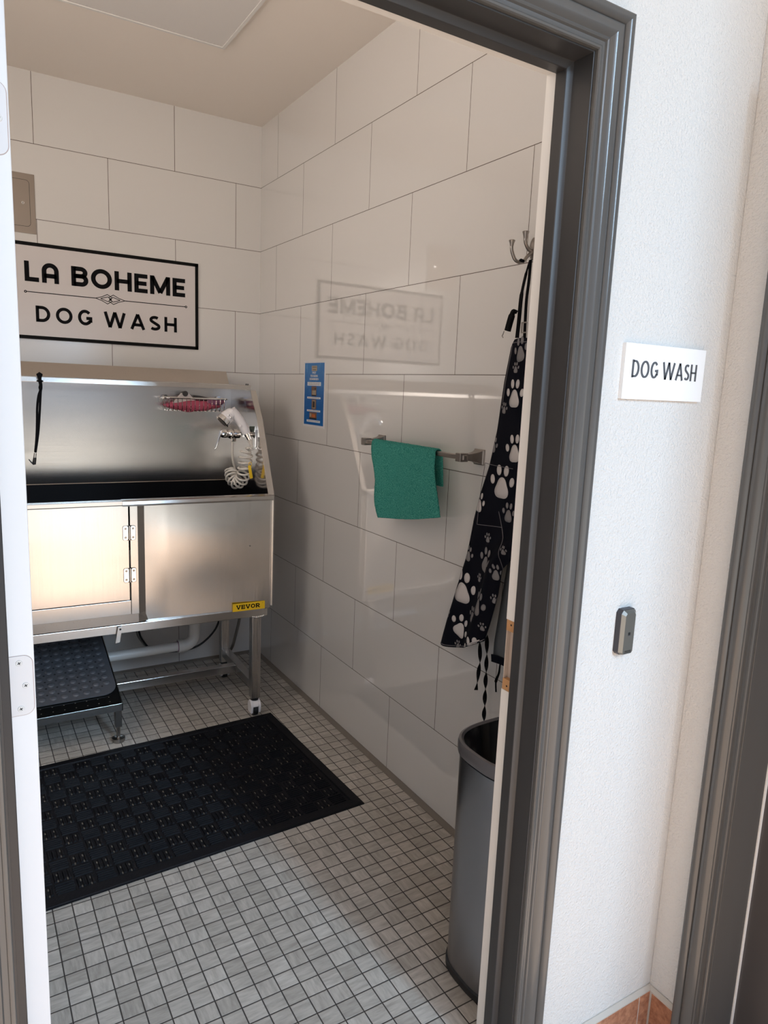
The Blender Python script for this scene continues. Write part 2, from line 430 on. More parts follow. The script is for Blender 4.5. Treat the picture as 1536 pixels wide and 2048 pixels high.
# door wall with its opening (inner tile skin, outer textured skin)
w = MB(); OZ0 = -.09
for a, b, c, d in ((-3.2, XL-.02, OZ0, 3.0), (XR+.018, RX+.3, OZ0, 3.0), (XL-.02, XR+.018, ZH+.018, 3.0)):
    w.box(a, b, YO, YO+.012, c, d)
struct(w.build('wall_front', 'stucco'), 'textured white wall to the right of the charcoal door frame', 'wall')
w = MB()
for a, b, c, d in ((LX, XL-.02, 0, CZ), (XR+.018, 0, 0, CZ), (XL-.02, XR+.018, ZH+.018, CZ)):
    w.box(a, b, YO+.012, YI, c, d)
struct(w.build('wall_entrance', 'tile_plain'), 'inner tiled face of the entrance wall around the doorway', 'wall')
# glowing window added as fill light, hidden from the doorway by the open door
wn = thing('added_fill_window', 'glowing frosted window added in the left wall as fill light', 'window', (LX,-1.92,2.02)); wn['kind'] = 'structure'
q = MB()
for a_ in ((-.56,.56,-.56,-.50),(-.56,.56,.50,.56),(-.56,-.50,-.50,.50),(.50,.56,-.50,.50)): q.box(-.005,.03,a_[0],a_[1],a_[2],a_[3])
q.build('fill_window_frame', 'white_trim', wn, bevel=.002)
q = MB(); q.box(.002,.010,-.50,.50,-.50,.50); q.build('fill_light_pane', 'fill_glow_pane', wn)
# cove bead at the foot of the tiled walls
cv = MB()
cv.prism([(0,0,.009),(-.004,0,.009),(-.010,0,.005),(-.021,0,.0035),(-.022,0,0),(0,0,0)], (0,YI,0))
struct(cv.build('baseboard_right', 'grout_grey', smooth=60), 'thin grey cove strip along the foot of the right tiled wall', 'baseboard')
cv = MB()
cv.prism([(0,0,.009),(0,-.004,.009),(0,-.010,.005),(0,-.021,.0035),(0,-.022,0),(0,0,0)], (LX,0,0))
struct(cv.build('baseboard_back', 'grout_grey', smooth=60), 'thin grey cove strip along the foot of the back wall', 'baseboard')

# jambs: white rabbet (inside) and charcoal outer part with stop
def jamb_prof(x, s):   # dark part, plan profile; s=+1 for the right jamb
    return [(x+s*.018,YO),(x,YO),(x,-2.5625),(x-s*.0015,-2.5618),(x-s*.0115,-2.5575),(x-s*.012,-2.556),(x-s*.012,-2.532),(x+s*.018,-2.532)]
j = MB()
j.prism([(px, py, OZ0) for px, py in jamb_prof(XR, 1)], (0,0,ZH-OZ0+.018))
j.prism([(px, py, OZ0) for px, py in jamb_prof(XL, -1)], (0,0,ZH-OZ0+.018))
hp = [(ZH+.018,YO),(ZH,YO),(ZH,-2.5625),(ZH-.0015,-2.5618),(ZH-.0115,-2.5575),(ZH-.012,-2.556),(ZH-.012,-2.532),(ZH+.018,-2.532)]
j.prism([(XL, py, z) for z, py in hp], (XR-XL,0,0))
struct(j.build('trim_1', 'dark_jamb', bevel=.0008), 'charcoal painted door jamb and stop around the doorway', 'door frame')
j = MB(); a, b = .8594, 1.0116
j.box(XR, XR+.018, -2.532, YI, 0, a); j.box(XR, XR+.018, -2.532, YI, b, ZH+.018)
j.box(XR+.014, XR+.018, -2.532, YI, a, b)
j.box(XL-.02, XL, -2.532, YI, 0, ZH+.018); j.box(XL, XR, -2.532, YI, ZH, ZH+.018)
wj = struct(j.build('trim_2', 'white_trim'), 'white painted inner edge of the door frame', 'door frame')
q = MB()
for z0, z1 in ((a, a+.024), (b-.024, b)): q.box(XR+.0015, XR+.014, -2.531, YI-.0004, z0, z1)
o = q.build('strike_mortise', 'bare_wood', wj); tag(o, 'bare tan wood where the strike plate was removed')
q = MB(); q.box(XR+.012, XR+.0145, -2.531, YI-.0004, a+.024, b-.024); q.box(XR+.002, XR+.014, -2.499, YI-.0004, a+.024, b-.024)
q.build('mortise_pocket', 'mortise', wj)
q = MB()
for z in (a+.010, b-.010): q.cyl((XR+.0013,-2.510,z), (XR+.003,-2.510,z), .0022, n=10)
q.build('screw_hole', 'black_hole', wj)

# moulded casing (profile: outward offset, thickness)
CP = [(.003,0),(.003,.0065),(.0045,.0090),(.0075,.0095),(.0095,.0085),(.0105,.0055),(.014,.0050),(.0175,.0062),(.0195,.0100),(.022,.0112),(.0245,.0104),
      (.0260,.0120),(.0300,.0165),(.0350,.0193),(.0400,.0205),(.0440,.0208),(.0462,.0200),(.0468,.0178),(.0486,.0176),(.0494,.0205),(.0530,.0250),(.0580,.0275),(.0620,.0278),(.0650,.0264),(.0668,.0235),(.0675,.0195),(.0675,0)]
r = []
for cx, cz, sx in ((XL, OZ0, -1), (XL, ZH, -1), (XR, ZH, 1), (XR, OZ0, 1)):
    up = 0 if cz == OZ0 else 1
    r.append([(cx+sx*o_, YO-t, cz+up*o_) for o_, t in CP])
c = MB(); c.rings(r)
struct(c.build('trim_3', 'dark_trim', smooth=28), 'glossy charcoal moulded casing around the open doorway', 'door casing')

# return wall on the right with the second door
RY = -2.756
w = MB(); w.box(RX, RX+.012, RY+.018, YO-.0005, OZ0, 3.0); w.box(RX, RX+.012, -3.95, RY-.95, OZ0, 3.0); w.box(RX, RX+.012, RY-.95, RY+.018, ZH+.018, 3.0)
struct(w.build('wall_return', 'stucco'), 'narrow textured white wall at the far right corner', 'wall')
r = []
for cy, cz, sy in ((RY, OZ0, 1), (RY, ZH, 1), (RY-.93, ZH, -1), (RY-.93, OZ0, -1)):
    up = 0 if cz == OZ0 else 1
    r.append([(RX-t, cy+sy*o_, cz+up*o_) for o_, t in CP])
struct(MB().rings(r).build('trim_4', 'dark_trim', smooth=28), 'charcoal moulded casing of the second door at the right edge', 'door casing')
q = MB(); q.box(RX, RX+.114, RY, RY+.018, OZ0, ZH+.018); q.box(RX, RX+.114, RY-.948, RY-.93, OZ0, ZH+.018); q.box(RX, RX+.114, RY-.93, RY, ZH, ZH+.018)
struct(q.build('trim_5', 'dark_trim', bevel=.001), 'flat charcoal jamb of the second door at the right edge', 'door frame')
q = MB(); q.box(RX+.114, RX+.1215, RY-.002, RY+.018, OZ0, ZH+.018)
struct(q.build('trim_6', 'white_trim'), 'pale unpainted strip beside the closed charcoal door', 'trim')
q = MB(); q.box(RX+.1215, RX+.166, RY-.93, RY+.01, OZ0+.01, ZH)
struct(q.build('door_2', 'dark_door', bevel=.001), 'closed charcoal door at the right edge of the picture', 'door')

# terracotta skirting outside
t = MB(); zt = .018
for x0, x1 in ((XR+.0685,-.3145),(-.3125,-.0085),(-.0062,.0345)): t.box(x0, x1, YO-.010, YO, OZ0, zt)
t.mi = 0
t.box(RX-.010, RX, RY+.0682, YO-.0155, OZ0, zt-.002)
t.mi = 1
t.prism([(XR+.0678,YO,zt+.012),(XR+.0678,YO-.003,zt+.012),(XR+.0678,YO-.0095,zt+.003),(XR+.0678,YO-.0095,OZ0),(XR+.0678,YO,OZ0)], (RX-XR-.0678,0,0))
t.prism([(RX,YO,zt+.010),(RX-.003,YO,zt+.010),(RX-.0095,YO,zt+.002),(RX-.0095,YO,OZ0),(RX,YO,OZ0)], (0,RY+.0682-YO,0))
struct(t.build('baseboard_outside', ['terracotta','grout_light'], bevel=.001), 'terracotta tile skirting in the corner outside', 'baseboard')
struct(MB().box(-9, 9, -5.6, YO+.001, OZ0-.1, OZ0).build('floor_outside', 'porch_floor'), 'warm sunlit tiled floor outside the door', 'floor')
struct(MB().box(-14, 14, -22, -5.6, OZ0-.1, OZ0-.003).build('floor_pavement', 'pavement'), 'pale concrete pavement beyond the porch', 'floor')
struct(MB().box(-3.2, RX+.3, -4.9, YO+.012, 3.0, 3.1).build('ceiling_porch_shade', 'ceiling'), 'unseen beige porch ceiling added to shade the entrance', 'ceiling')  # added unseen roof, its edge limits the sun patch on the floor
struct(MB().box(-3.2, -3.08, -4.9, YO, OZ0, 3.0).build('wall_porch', 'stucco'), 'side wall of the covered entrance', 'wall')

# ------------------------------------------------------------------ open door (door_1)
d = thing('door_1', 'open white painted door with hinge leaves on its edge', 'door'); d['kind'] = 'structure'
DX0, DX1, DY = -1.3325, -1.2972, -2.499
q = MB(); q.box(DX0, DX1, DY, DY+.905, .008, 2.030); q.build('door_leaf', 'white_door', d, bevel=.0015)
def hinge(zc, h):
    pl = [(DX0-.001+.0165+px*1, DY-.0012, zc+pz) for px, pz in rrect(.0345, h, .012, 7, (1,0,0,1))]
    o = MB().prism(pl, (0,.0025,0)).build('hinge_leaf', 'hinge_paint', d, bevel=.0004)
    g_ = [(DX0-.001+.0168+px, DY-.0002, zc+pz) for px, pz in rrect(.0357, h+.0016, .0128, 7, (1,0,0,1))]
    MB().prism(g_, (0,.0006,0)).build('hinge_gap', 'brown_edge', o)  # brownish outline around the leaf
    k = MB()
    k.cyl((DX0-.0045, DY-.001, zc-h/2), (DX0-.0045, DY-.001, zc+h/2), .0042, n=14); k.build('hinge_barrel', 'white_door', o, smooth=40)
    for dx, dz in ((.016,h/2-.010),(.0232,0),(.016,-h/2+.010)):
        s = MB(); cx, cz = DX0+dx, zc+dz
        s.cyl((cx,DY-.0022,cz), (cx,DY-.001,cz), .0040, .0046, 18)
        s.mi = 1
        for a in (.5, .5+PI/2):
            u = Vector((math.cos(a),0,math.sin(a)))*.0022; v = Vector((-math.sin(a),0,math.cos(a)))*.0005
            s.obox((cx,DY-.00225,cz), u, v, (0,.0002,0))
        s.build('hinge_screw', ['screw','black_hole'], o)
hinge(1.0376, .0872); hinge(1.7717, .0840); hinge(.25, .087)

# ------------------------------------------------------------------ dog wash tub
TX, TY, TR = -.230, -.762, math.radians(-1.66)
tub = thing('dog_wash_tub', 'stainless steel dog washing tub on legs with high backsplash and yellow sticker', 'wash tub', (TX, TY, 0), TR)
CT, ST = math.cos(TR), math.sin(TR)
def LW(p):      # world -> tub coordinates
    dx, dy = p[0]-TX, p[1]-TY
    return (CT*dx+ST*dy, -ST*dx+CT*dy, p[2])
TW, TD = -1.30, .565        # tub left end, depth
# lower skin: right panel (slightly recessed), slanted return, post, door frame, grey belly strip
q = MB()
rows = []
for k in range(41):
    t = k/40; z = .5055+(.985-.5055)*t; row = []
    for i in range(49):
        u = i/48; x = -.527+.519*u
        bow = .0165-.0225*u*u
        dent = .0034*math.sin(PI*u)*math.sin(2*PI*t+.8*u)-.0018*t*math.sin(PI*u)
        row.append((x, bow+dent*min(1,6*u)*min(1,6*(1-u)), z))
    rows.append(row)
q.rings(rows, cap=False, close=False)
q.box(-.010,-.006,-.006,.03,.5055,.985)
q.build('front_panel', 'steel_sheet', tub, smooth=30)
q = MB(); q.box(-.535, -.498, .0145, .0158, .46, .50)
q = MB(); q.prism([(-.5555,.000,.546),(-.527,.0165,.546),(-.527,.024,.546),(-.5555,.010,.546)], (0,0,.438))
tag(q.build('slanted_return', 'steel_dark', tub), 'dark shaded slanted steel strip')  # darker steel puts the shade of this slanted face into its colour
q = MB(); q.box(-.5845, -.5555, -.002, .012, .5445, .984); q.build('door_post', 'steel_sheet', tub, bevel=.0008)
q = MB(); q.box(TW+.13, -.586, -.001, .012, .546, .6015); q.box(TW, TW+.13, -.001, .012, .546, .985)
q.build('door_sill', 'steel_sheet', tub, bevel=.0006)
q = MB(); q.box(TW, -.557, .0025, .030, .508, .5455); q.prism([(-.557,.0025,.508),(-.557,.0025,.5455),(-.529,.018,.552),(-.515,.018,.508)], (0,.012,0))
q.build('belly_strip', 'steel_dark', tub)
# side hinged door
dr = MB().box(TW+.135, -.590, -.004, .010, .6055, .985).build('gate_panel', 'steel_sheet', tub, bevel=.0012)
q = MB(); q.box(TW+.13, -.600, -.010, .030, .986, 1.0035); q.prism([(-.600,-.010,.986),(-.600,.030,.986),(-.600,.030,1.0035),(-.600,-.010,1.0035)],(.0,.0,.0))
q.build('gate_rim', 'steel', dr, bevel=.002)
for zc in (.8765, .707):
    q = MB()
    for x0, x1 in ((-.6115,-.5925),(-.5825,-.5655)):
        pl = [((x0+x1)/2+a, -.0058, zc+b) for a, b in rrect(x1-x0, .056, .006, 4)]
        q.prism(pl, (0,.002,0))
    q.cyl((-.5875,-.0062,zc-.028), (-.5875,-.0062,zc+.028), .0034, n=12)
    q.mi = 1
    for x in (-.602,-.574):
        for dz in (-.0175,.0175): q.cyl((x,-.0068,zc+dz), (x,-.0050,zc+dz), .0042, .005, 14)
    q.mi = 2
    pl = [(-.5885+a, -.0050, zc+b) for a, b in rrect(.0490, .0585, .007, 4)]; q.prism(pl, (0,.0008,0))
    q.build('gate_hinge', ['chrome','steel_dark','black_hole'], dr, smooth=40)
# rims
q = MB()
q.prism([(-.612,-.016,.983),(-.612,-.018,.990),(-.612,-.014,1.0015),(-.612,-.004,1.0045),(-.612,.034,1.0045),(-.612,.034,.996),(-.612,-.004,.993),(-.612,-.006,.983)], (.611,0,0))
q.build('front_rim', 'steel', tub, smooth=30)
# basin interior, black mat, its reflection in the steel walls put into their colour
q = MB(); q.box(TW+.01, -.012, .030, TD-.028, .895, .915)
q.box(TW+.01, -.012, .028, .0345, .80, .998)
bl = q.build('basin_mat_and_reflection', 'black_rubber_and_reflection', tub); tag(bl, 'black rubber basin mat with its reflection coloured onto the front wall')
q = MB(); q.box(TW+.01, -.010, TD-.030, TD-.026, .80, 1.000); q.box(-.0135, -.009, .03, TD-.03, .80, .998)
q.build('basin_wall_reflection', 'black_rubber_and_reflection', tub)  # steel walls coloured black for the mat's reflection
q = MB(); q.box(TW, -.004, .030, TD-.02, .500, .898); q.build('basin_shell', 'steel_dark', tub)
# backsplash: upright sheet, ledge line, top flange leaning to the wall
q = MB()
yb = TD-.022
q.box(TW, -.012, yb, yb+.010, 1.0025, 1.447)
q.build('backsplash', 'steel_back', tub)
q = MB(); q.prism([(TW,yb-.006,.9975),(TW,yb+.001,1.0035),(TW,yb+.001,.9965)], (-TW-.012,0,0)); q.build('ledge_strip', 'steel', tub)
q = MB(); q.prism([(TW,yb,1.447),(TW,yb+.004,1.447),(TW,yb+.062,1.523),(TW,yb+.058,1.523)], (-TW-.020,0,0))
tag(q.build('backsplash_flange', 'steel_back', tub), 'leaning top flange of the backsplash')
# right side panel with folded flange along its front edge
prof = [LW((-0.2400,-0.2157,0.9977)),LW((-0.2400,-0.7198,1.0087)),LW((-0.2400,-0.5804,1.3079)),LW((-0.2400,-0.4838,1.4343)),LW((-0.2400,-0.2111,1.4305))]
fl = [(0.0,.012,1.000),(0.0,.170,1.318),(0.0,.262,1.436),(0.0,TD-.01,1.440),(0.0,TD-.01,.90),(0.0,.012,.90)]
q = MB(); q.prism([(-.0135,y,z) for _,y,z in fl], (.004,0,0)); q.build('side_panel', 'steel_side', tub)
q = MB()
e = [(.012,1.003),(.170,1.320),(.262,1.438),(TD-.01,1.442)]
for k in range(3):
    (y0,z0),(y1,z1) = e[k], e[k+1]
    dv = Vector((0,y1-y0,z1-z0)).normalized(); nv = Vector((0,-dv.z,dv.y))
    q.obox(((.000),(y0+y1)/2,(z0+z1)/2), (.0125,0,0), dv*((Vector((0,y1-y0,z1-z0))).length/2+.001), nv*.002)
q.box(.0095,.0125,.012,TD-.01,.50,1.0)
q.build('side_flange', 'steel', tub)
q = MB(); q.prism([(TW,y,z) for _,y,z in fl], (.004,0,0)); q.build('side_panel', 'steel_side', tub)
q = MB()
for k in range(3):
    (y0,z0),(y1,z1) = e[k], e[k+1]
    dv = Vector((0,y1-y0,z1-z0)).normalized(); nv = Vector((0,-dv.z,dv.y))
    q.obox(((TW),(y0+y1)/2,(z0+z1)/2), (.0125,0,0), dv*((Vector((0,y1-y0,z1-z0))).length/2+.001), nv*.002)
q.box(TW-.0125,TW-.0095,.012,TD-.01,.50,1.0)
q.build('side_flange', 'steel', tub)
q = MB(); q.box(-.0125,.0095,.020,.030,.505,.99); q.build('corner_edge', 'steel', tub)
# overhead restraint bar across the side panels
q = MB(); ybar = .325
ta8 = math.radians(9); q.obox(((TW+.02)/2, ybar, 1.4525), ((.010-TW-.01)/2,0,0), (0,.009*math.cos(ta8),.009*math.sin(ta8)), (0,-.0098*math.sin(-ta8),.0098*math.cos(ta8)))
ob = q.build('overhead_bar', 'steel', tub, bevel=.001)
q = MB()
for x in (-.003,-.011): q.cyl((x,ybar,1.4625),(x,ybar,1.4685),.0028,n=10)
tag(q.build('bar_bolt', 'black_plastic', ob), 'dark bolt on the end of the bar')
# frame
q = MB(); q.box(TW, -.034, .000, .036, .4695, .5055); q.build('frame_rail', 'steel', tub, bevel=.002)
q = MB(); q.box(-.046, -.010, .012, TD-.05, .4655, .4990); q.build('frame_rail', 'steel', tub, bevel=.002)
q = MB(); q.box(TW, -.046, TD-.086, TD-.05, .4695, .5055); q.build('frame_rail', 'steel', tub, bevel=.002)
# weld beads at the corner
q = MB()
for k in range(16):
    x = -.082+.05*k/15; q.sph((x, .0, .469-.004*math.sin(PI*k/15)+.002*random.random()), .0038+.001*random.random(), 8, 5)
q.build('weld_bead', 'steel', tub, smooth=50)
def leg(x, y):
    q = MB(); q.box(x, x+.041, y, y+.041, .086, .4695); o = q.build('leg', 'steel_v', tub, bevel=.003)
    cx, cy = x+.0205, y+.0205
    h = MB()
    h.cyl((cx,cy,.074),(cx,cy,.086),.0175,n=16)
    o2 = h.build('caster_stem', 'black_plastic', o)
    # twin fork caster: white hood and black wheel
    h = MB()
    for s in (-1,1):
        pts = []
        for a in range(0, 181, 15):
            A = math.radians(a); pts.append((cx+s*.0125, cy+.026*math.cos(A), .045+.029*math.sin(A)))
        pts += [(cx+s*.0125, cy-.020,.016),(cx+s*.0125, cy+.020,.016)]
        h.prism(pts, (s*.0105,0,0))
    pts = [(cx-.013, cy+.026*math.cos(math.radians(a)), .047+.028*math.sin(math.radians(a))) for a in range(0,181,15)]
    pin = [(cx-.013, cy+.018*math.cos(math.radians(a)), .044+.015*math.sin(math.radians(a))) for a in range(180,-1,-15)]
    h.prism(pts+pin, (.026,0,0))
    o3 = h.build('caster_hood', 'white_plastic', o, smooth=40, bevel=.002)
    h = MB(); h.cyl((cx-.010,cy,.0245),(cx+.010,cy,.0245),.0245,n=28); h.build('caster_wheel', 'black_plastic', o, smooth=40)
leg(-.0825, .004); leg(-.0825, .505-.041); leg(TW+.04, .004); leg(TW+.04, .505-.041)
q = MB(); q.box(-.0790, -.0430, .045, .466, .120, .160); q.build('stretcher', 'steel', tub, bevel=.002)
q = MB(); q.box(TW+.045, TW+.081, .045, .466, .120, .160); q.build('stretcher', 'steel', tub, bevel=.002)
q = MB(); q.box(TW+.08, -.079, .240, .278, .120, .158); q.build('stretcher', 'steel', tub, bevel=.002)
# latch peg under the rail
q = MB(); a0 = Vector(LW((-0.8610,-0.7520,0.5026))); b0 = Vector(LW((-0.8718,-0.7520,0.4379)))
dv = (b0-a0)/2; dv.y = 0
q.obox(((a0.x+b0.x)/2, -.012, (a0.z+b0.z)/2), (.0085,0,.0015), (0,.0025,0), dv)
q.box(a0.x-.009, a0.x-.005, -.010, .03, b0.z+.004, a0.z-.02)
q.mi = 1; q.cyl((a0.x,-.0155,a0.z-.010),(a0.x,-.013,a0.z-.010),.004,n=12)
q.build('latch_tab', ['steel','black_hole'], tub, bevel=.0005)
# rivet hole in the front sheet
q = MB(); q.cyl((-.0985,-.0015,.789),(-.0985,.004,.789),.0045,n=18); q.mi = 1; q.cyl((-.0985,-.0020,.789),(-.0985,.000,.789),.0030,n=18)
q.build('rivet', ['steel_dark','steel'], tub)
# maker's sticker
st = MB(); s0 = -.1735; s1 = -.0300
st.box(s0, s1, -.0062, -.0052, .5045, .5390)
lt = st; st.mi = 1; WV = {'V':.95,'E':.80,'O':.95,'R':.88}
ww = .105; x0 = s0+.0155
letters(lt, 'VEVOR', 0, (x0,-.0062,.5130), (1,0,0), (0,0,1), .0185, ww, .112, .0004, WV, .15)
tw_ = sum(WV[c_] for c_ in 'VEVOR')+.15*4; sx = ww/tw_; x = 0; hh = .0185
for ch in 'VEVOR':     # slab serifs
    w_ = WV[ch]*sx
    ser = {'V': [(-.05,.42,1),(.60,1.05,1)], 'E': [(-.08,.3,1),(-.08,.3,0)], 'O': [], 'R': [(-.08,.3,1),(-.08,.42,0),(.72,1.08,0)]}[ch]
    for a_, b_, t_ in ser:
        z_ = .5130+(hh-.0024 if t_ else 0); lt.box(x0+x+a_*w_, x0+x+b_*w_, -.0066, -.0062, z_, z_+.0024)
    if ch == 'E':
        for zz in (0, hh): lt.box(x0+x+w_*.86, x0+x+w_*1.0, -.0066, -.0062, .5130+(0 if zz == 0 else hh-.0075), .5130+(.0075 if zz == 0 else hh))
    x += w_+.15*sx
lt.cyl((s1-.0105,-.0066,.5315),(s1-.0105,-.0062,.5315),.0011,n=10)
tag(lt.build('sticker', ['sticker_yellow','ink'], tub), 'yellow sticker with black slab letters VEVOR')
# drain and white waste pipe
dx, dy, _ = LW((-0.4364,-0.3000,0.3052))
q = MB(); q.cyl((dx,dy,.400),(dx,dy,.500),.036,n=24); q.cyl((dx,dy,.355),(dx,dy,.40),.037,n=24); q.cyl((dx,dy,.340),(dx,dy,.362),.042,n=24)
q.build('drain_fitting', 'steel_dark', tub, smooth=40)
q = MB()
zp = .2085
bend = [(dx,dy,.345),(dx,dy,.30),(dx,dy,zp+.050)]+[(dx-.050+.050*math.cos(math.radians(a)), dy, zp+.050-.050*math.sin(math.radians(a))) for a in (20,40,60,80,90)]+[(dx-.068,dy,zp)]
q.tube(bend, .0285, 22)
q.cyl((dx,dy,.315),(dx,dy,.346),.0335,n=24); q.cyl((dx-.052,dy,zp),(dx-.078,dy,zp),.0325,n=24)
pp = q.build('drain_pipe', 'pvc', tub, smooth=45)
q = MB(); q.cyl((dx-.076,dy,zp),(dx-.66,dy,zp-.010),.0230,n=24); q.build('waste_pipe', 'pvc', pp, smooth=45)
q = MB(); q.cyl((dx-.077,dy,zp),(dx-.080,dy,zp),.0255,n=24); tag(q.build('cement_ring', 'violet', pp), 'faint purple cement ring')

# faucet on the side panel
fx = tub
my = LW((-.3,-.46,0))[1]
def W3(p): return Vector(LW(p))
A = W3((-.232,-.46,1.243)); B = W3((-.352,-.46,1.241))
q = MB()
ys = my
q.tube([(-.0135,ys,1.243),(-.022,ys,1.243)], .024, 22)
q.tube([(-.022,ys,1.243),(-.045,ys,1.243),(-.050,ys,1.243),(-.075,ys,1.243),(-.080,ys,1.243),(-.112,ys,1.242)], [.014,.014,.020,.021,.017,.017], 22)
q.sph((-.088,ys,1.242), .0225, 18, 10)
q.cyl((-.076,ys-.0,1.222),(-.076,ys,1.208),.012,n=6)
q.tube([(-.050,ys+.05,1.243),(-.050,ys-.055,1.243)], .012, 16)
fa = q.build('faucet', 'chrome', tub, smooth=40)
q = MB(); q.tube([(-.104,ys,1.243),(-.112,ys,1.243),(-.128,ys,1.243),(-.136,ys,1.243),(-.139,ys,1.243)], [.0165,.019,.0185,.015,.008], 22)
q.ribbon([(-.134,ys,1.258),(-.141,ys,1.232),(-.149,ys,1.205),(-.158,ys,1.178),(-.166,ys,1.172)], [.030,.020,.015,.012,.008], .004)
q.build('faucet_lever', 'chrome', fa, smooth=35, bevel=.001)
# shower bracket
q = MB(); yb2 = LW((-.24,-.575,0))[1]
q.box(-.0165,-.0135,yb2-.012,yb2+.016,1.185,1.275)
q.ribbon([(-.016,yb2-.013,1.272),(-.046,yb2-.013,1.272)], .026, .003, (0,0,1))
q.tube([(-.016,yb2-.013,1.270),(-.016,yb2-.0135,1.196),(-.022,yb2-.0135,1.186),(-.034,yb2-.0135,1.182),(-.044,yb2-.0135,1.190)], .0035, 10)
q.mi = 1; q.cyl((-.038,yb2-.0150,1.264),(-.038,yb2-.0142,1.264),.0055,n=14)
q.build('shower_bracket', ['chrome','black_hole'], tub, smooth=40)

# ------------------------------------------------------------------ hand shower, coiled hose and tag
hs = thing('hand_shower', 'white and chrome hand shower with coiled cream hose hung beside the faucet', 'hand shower', (-.30,-.56,1.0))
IV = (-.30,-.56,1.0)
def rel(p): return (p[0]+.30, p[1]+.56, p[2]-1.0)
p0 = rel((-0.2810,-0.5800,1.2548)); p1 = rel((-0.3019,-0.5800,1.2940)); p2 = rel((-0.3294,-0.5800,1.3282)); p3 = rel((-0.3519,-0.5800,1.3493)); p4 = rel((-0.3742,-0.5800,1.3446)); 
q = MB(); pa = spline([p0,p1,p2,p3], 5)
n = len(pa); q.tube(pa, [.0185+.0055*k/(n-1) for k in range(n)], 20)
hc = Vector(rel((-0.3675,-0.5800,1.3254))); fc = Vector(rel((-0.3940,-0.5800,1.2993))); ax = (fc-hc).normalized()
back = hc-ax*.018
q.tube([back-ax*.006, back, hc-ax*.004, hc+ax*.012], [.012,.024,.0285,.0300], 26)
q.sph(tuple(Vector(rel((-0.3563,-0.5800,1.3364)))), .025, 20, 12)
q.cyl(tuple(Vector(p1)+Vector((-.010,-.012,-.004))), tuple(Vector(p1)+Vector((-.016,-.020,-.006))), .006, n=14)
q.build('shower_head', 'white_plastic', hs, smooth=60)
q = MB(); c0 = hc+ax*.012; q.tube([c0, c0+ax*.005, c0+ax*.020, c0+ax*.023], [.0300,.0315,.0325,.029], 28)
o = q.build('chrome_ring', 'chrome', hs, smooth=35)
q = MB(); q.tube([c0+ax*.0225, c0+ax*.0238], [.024,.024], 24); q.build('spray_face', 'black_plastic', o)
side = Vector((0,-1,0)); up2 = ax.cross(side).normalized()
q = MB()
for k in (-1, 1): q.sph(tuple(hc-ax*.002+side*.0285+up2*.007*k), .006, 10, 6, .8, .35, .8)
q.build('spray_button', 'chrome', hs, smooth=60)
d0 = Vector(p0); d1 = Vector(rel((-0.2669,-0.5800,1.2263))); d2 = Vector(rel((-0.2597,-0.5800,1.2041)))
q = MB(); q.tube([d0, d0+(d1-d0)*.45, d0+(d1-d0)*.5, d1], [.013,.013,.0105,.0105], 20); q.build('chrome_collar', 'chrome', hs, smooth=35)
# coil: two-stage helix following a hanging axis
axis = spline([rel((-0.2698,-0.5700,1.1878)), rel((-0.2770,-0.5650,1.1607)), rel((-0.2795,-0.5600,1.1201)), rel((-0.2802,-0.5500,1.0785)), rel((-0.2844,-0.5300,1.0422)), rel((-0.3006,-0.5100,1.0264)), rel((-0.3125,-0.4900,1.0424)), rel((-0.3104,-0.4700,1.0650)), rel((-0.3046,-0.4600,1.0844))], 24)
rad = []; turns = 14.; pts = []
n = len(axis)
for k, p in enumerate(axis):
    s = k/(n-1); R = .0285*min(1, s*9)*min(1, (1-s)*9+.2)
    th = 2*PI*turns*(s**1.05)
    t = (axis[min(k+1,n-1)]-axis[max(k-1,0)]).normalized()
    u = Vector((0,-1,0)); u = (u-t*u.dot(t)).normalized(); v = t.cross(u)
    pts.append((p, t, u, v, R, th))
fine = []
for k in range(n-1):
    (pa_,ta,ua,va,Ra,ha),(pb_,tb,ub,vb,Rb,hb_) = pts[k], pts[k+1]
    for j in range(6):
        f = j/6; p = pa_.lerp(pb_, f); u = ua.lerp(ub, f).normalized(); v = va.lerp(vb, f).normalized(); R = Ra+(Rb-Ra)*f; h_ = ha+(hb_-ha)*f
        fine.append(p+u*R*math.cos(h_)+v*R*.95*math.sin(h_))
q = MB()
lead = spline([tuple(d2), rel((-0.2550,-0.5800,1.1930)), fine[0]], 5)
q.tube(lead[:-1]+fine, .0048, 8)
q.tube(spline([fine[-1], rel((-0.2834,-0.4400,1.0793)), rel((-0.2966,-0.4500,1.1176)), rel((-0.3038,-0.4600,1.1576)), rel((-0.3017,-0.4600,1.2144))], 8), .0050, 8)
q.build('coiled_hose', 'hose_white', hs, smooth=60)
q = MB(); q.tube([tuple(d1), tuple(d1.lerp(d2,.5)), tuple(d2)], [.011,.009,.0065], 16)
q.build('hose_nut', 'hose_white', hs, smooth=40)
q = MB(); q.cyl(rel((-0.3018,-0.4600,1.2257)), rel((-0.3017,-0.4600,1.2098)), .0085, n=16)
q.build('hose_nut', 'hose_white', hs, smooth=40)
tg = MB(); ta_ = Vector(rel((-0.2745,-0.6000,1.1132))); tb_ = Vector(rel((-0.2635,-0.6000,1.0551))); dv = (tb_-ta_)/2
tg.obox(ta_+dv, (.0068,0,.0016), (0,.0010,0), dv)
tag(tg.build('hose_tag', 'yellow', hs, bevel=.002), 'bright yellow plastic tag')
tg = MB(); lc = Vector(rel((-0.2699,-0.6000,1.1187)))
tg.tube([lc+Vector((.006*math.cos(a),0,.009*math.sin(a))) for a in [2*PI*k/16 for k in range(17)]], .0012, 6)
tg.build('tag_loop', 'yellow', hs)

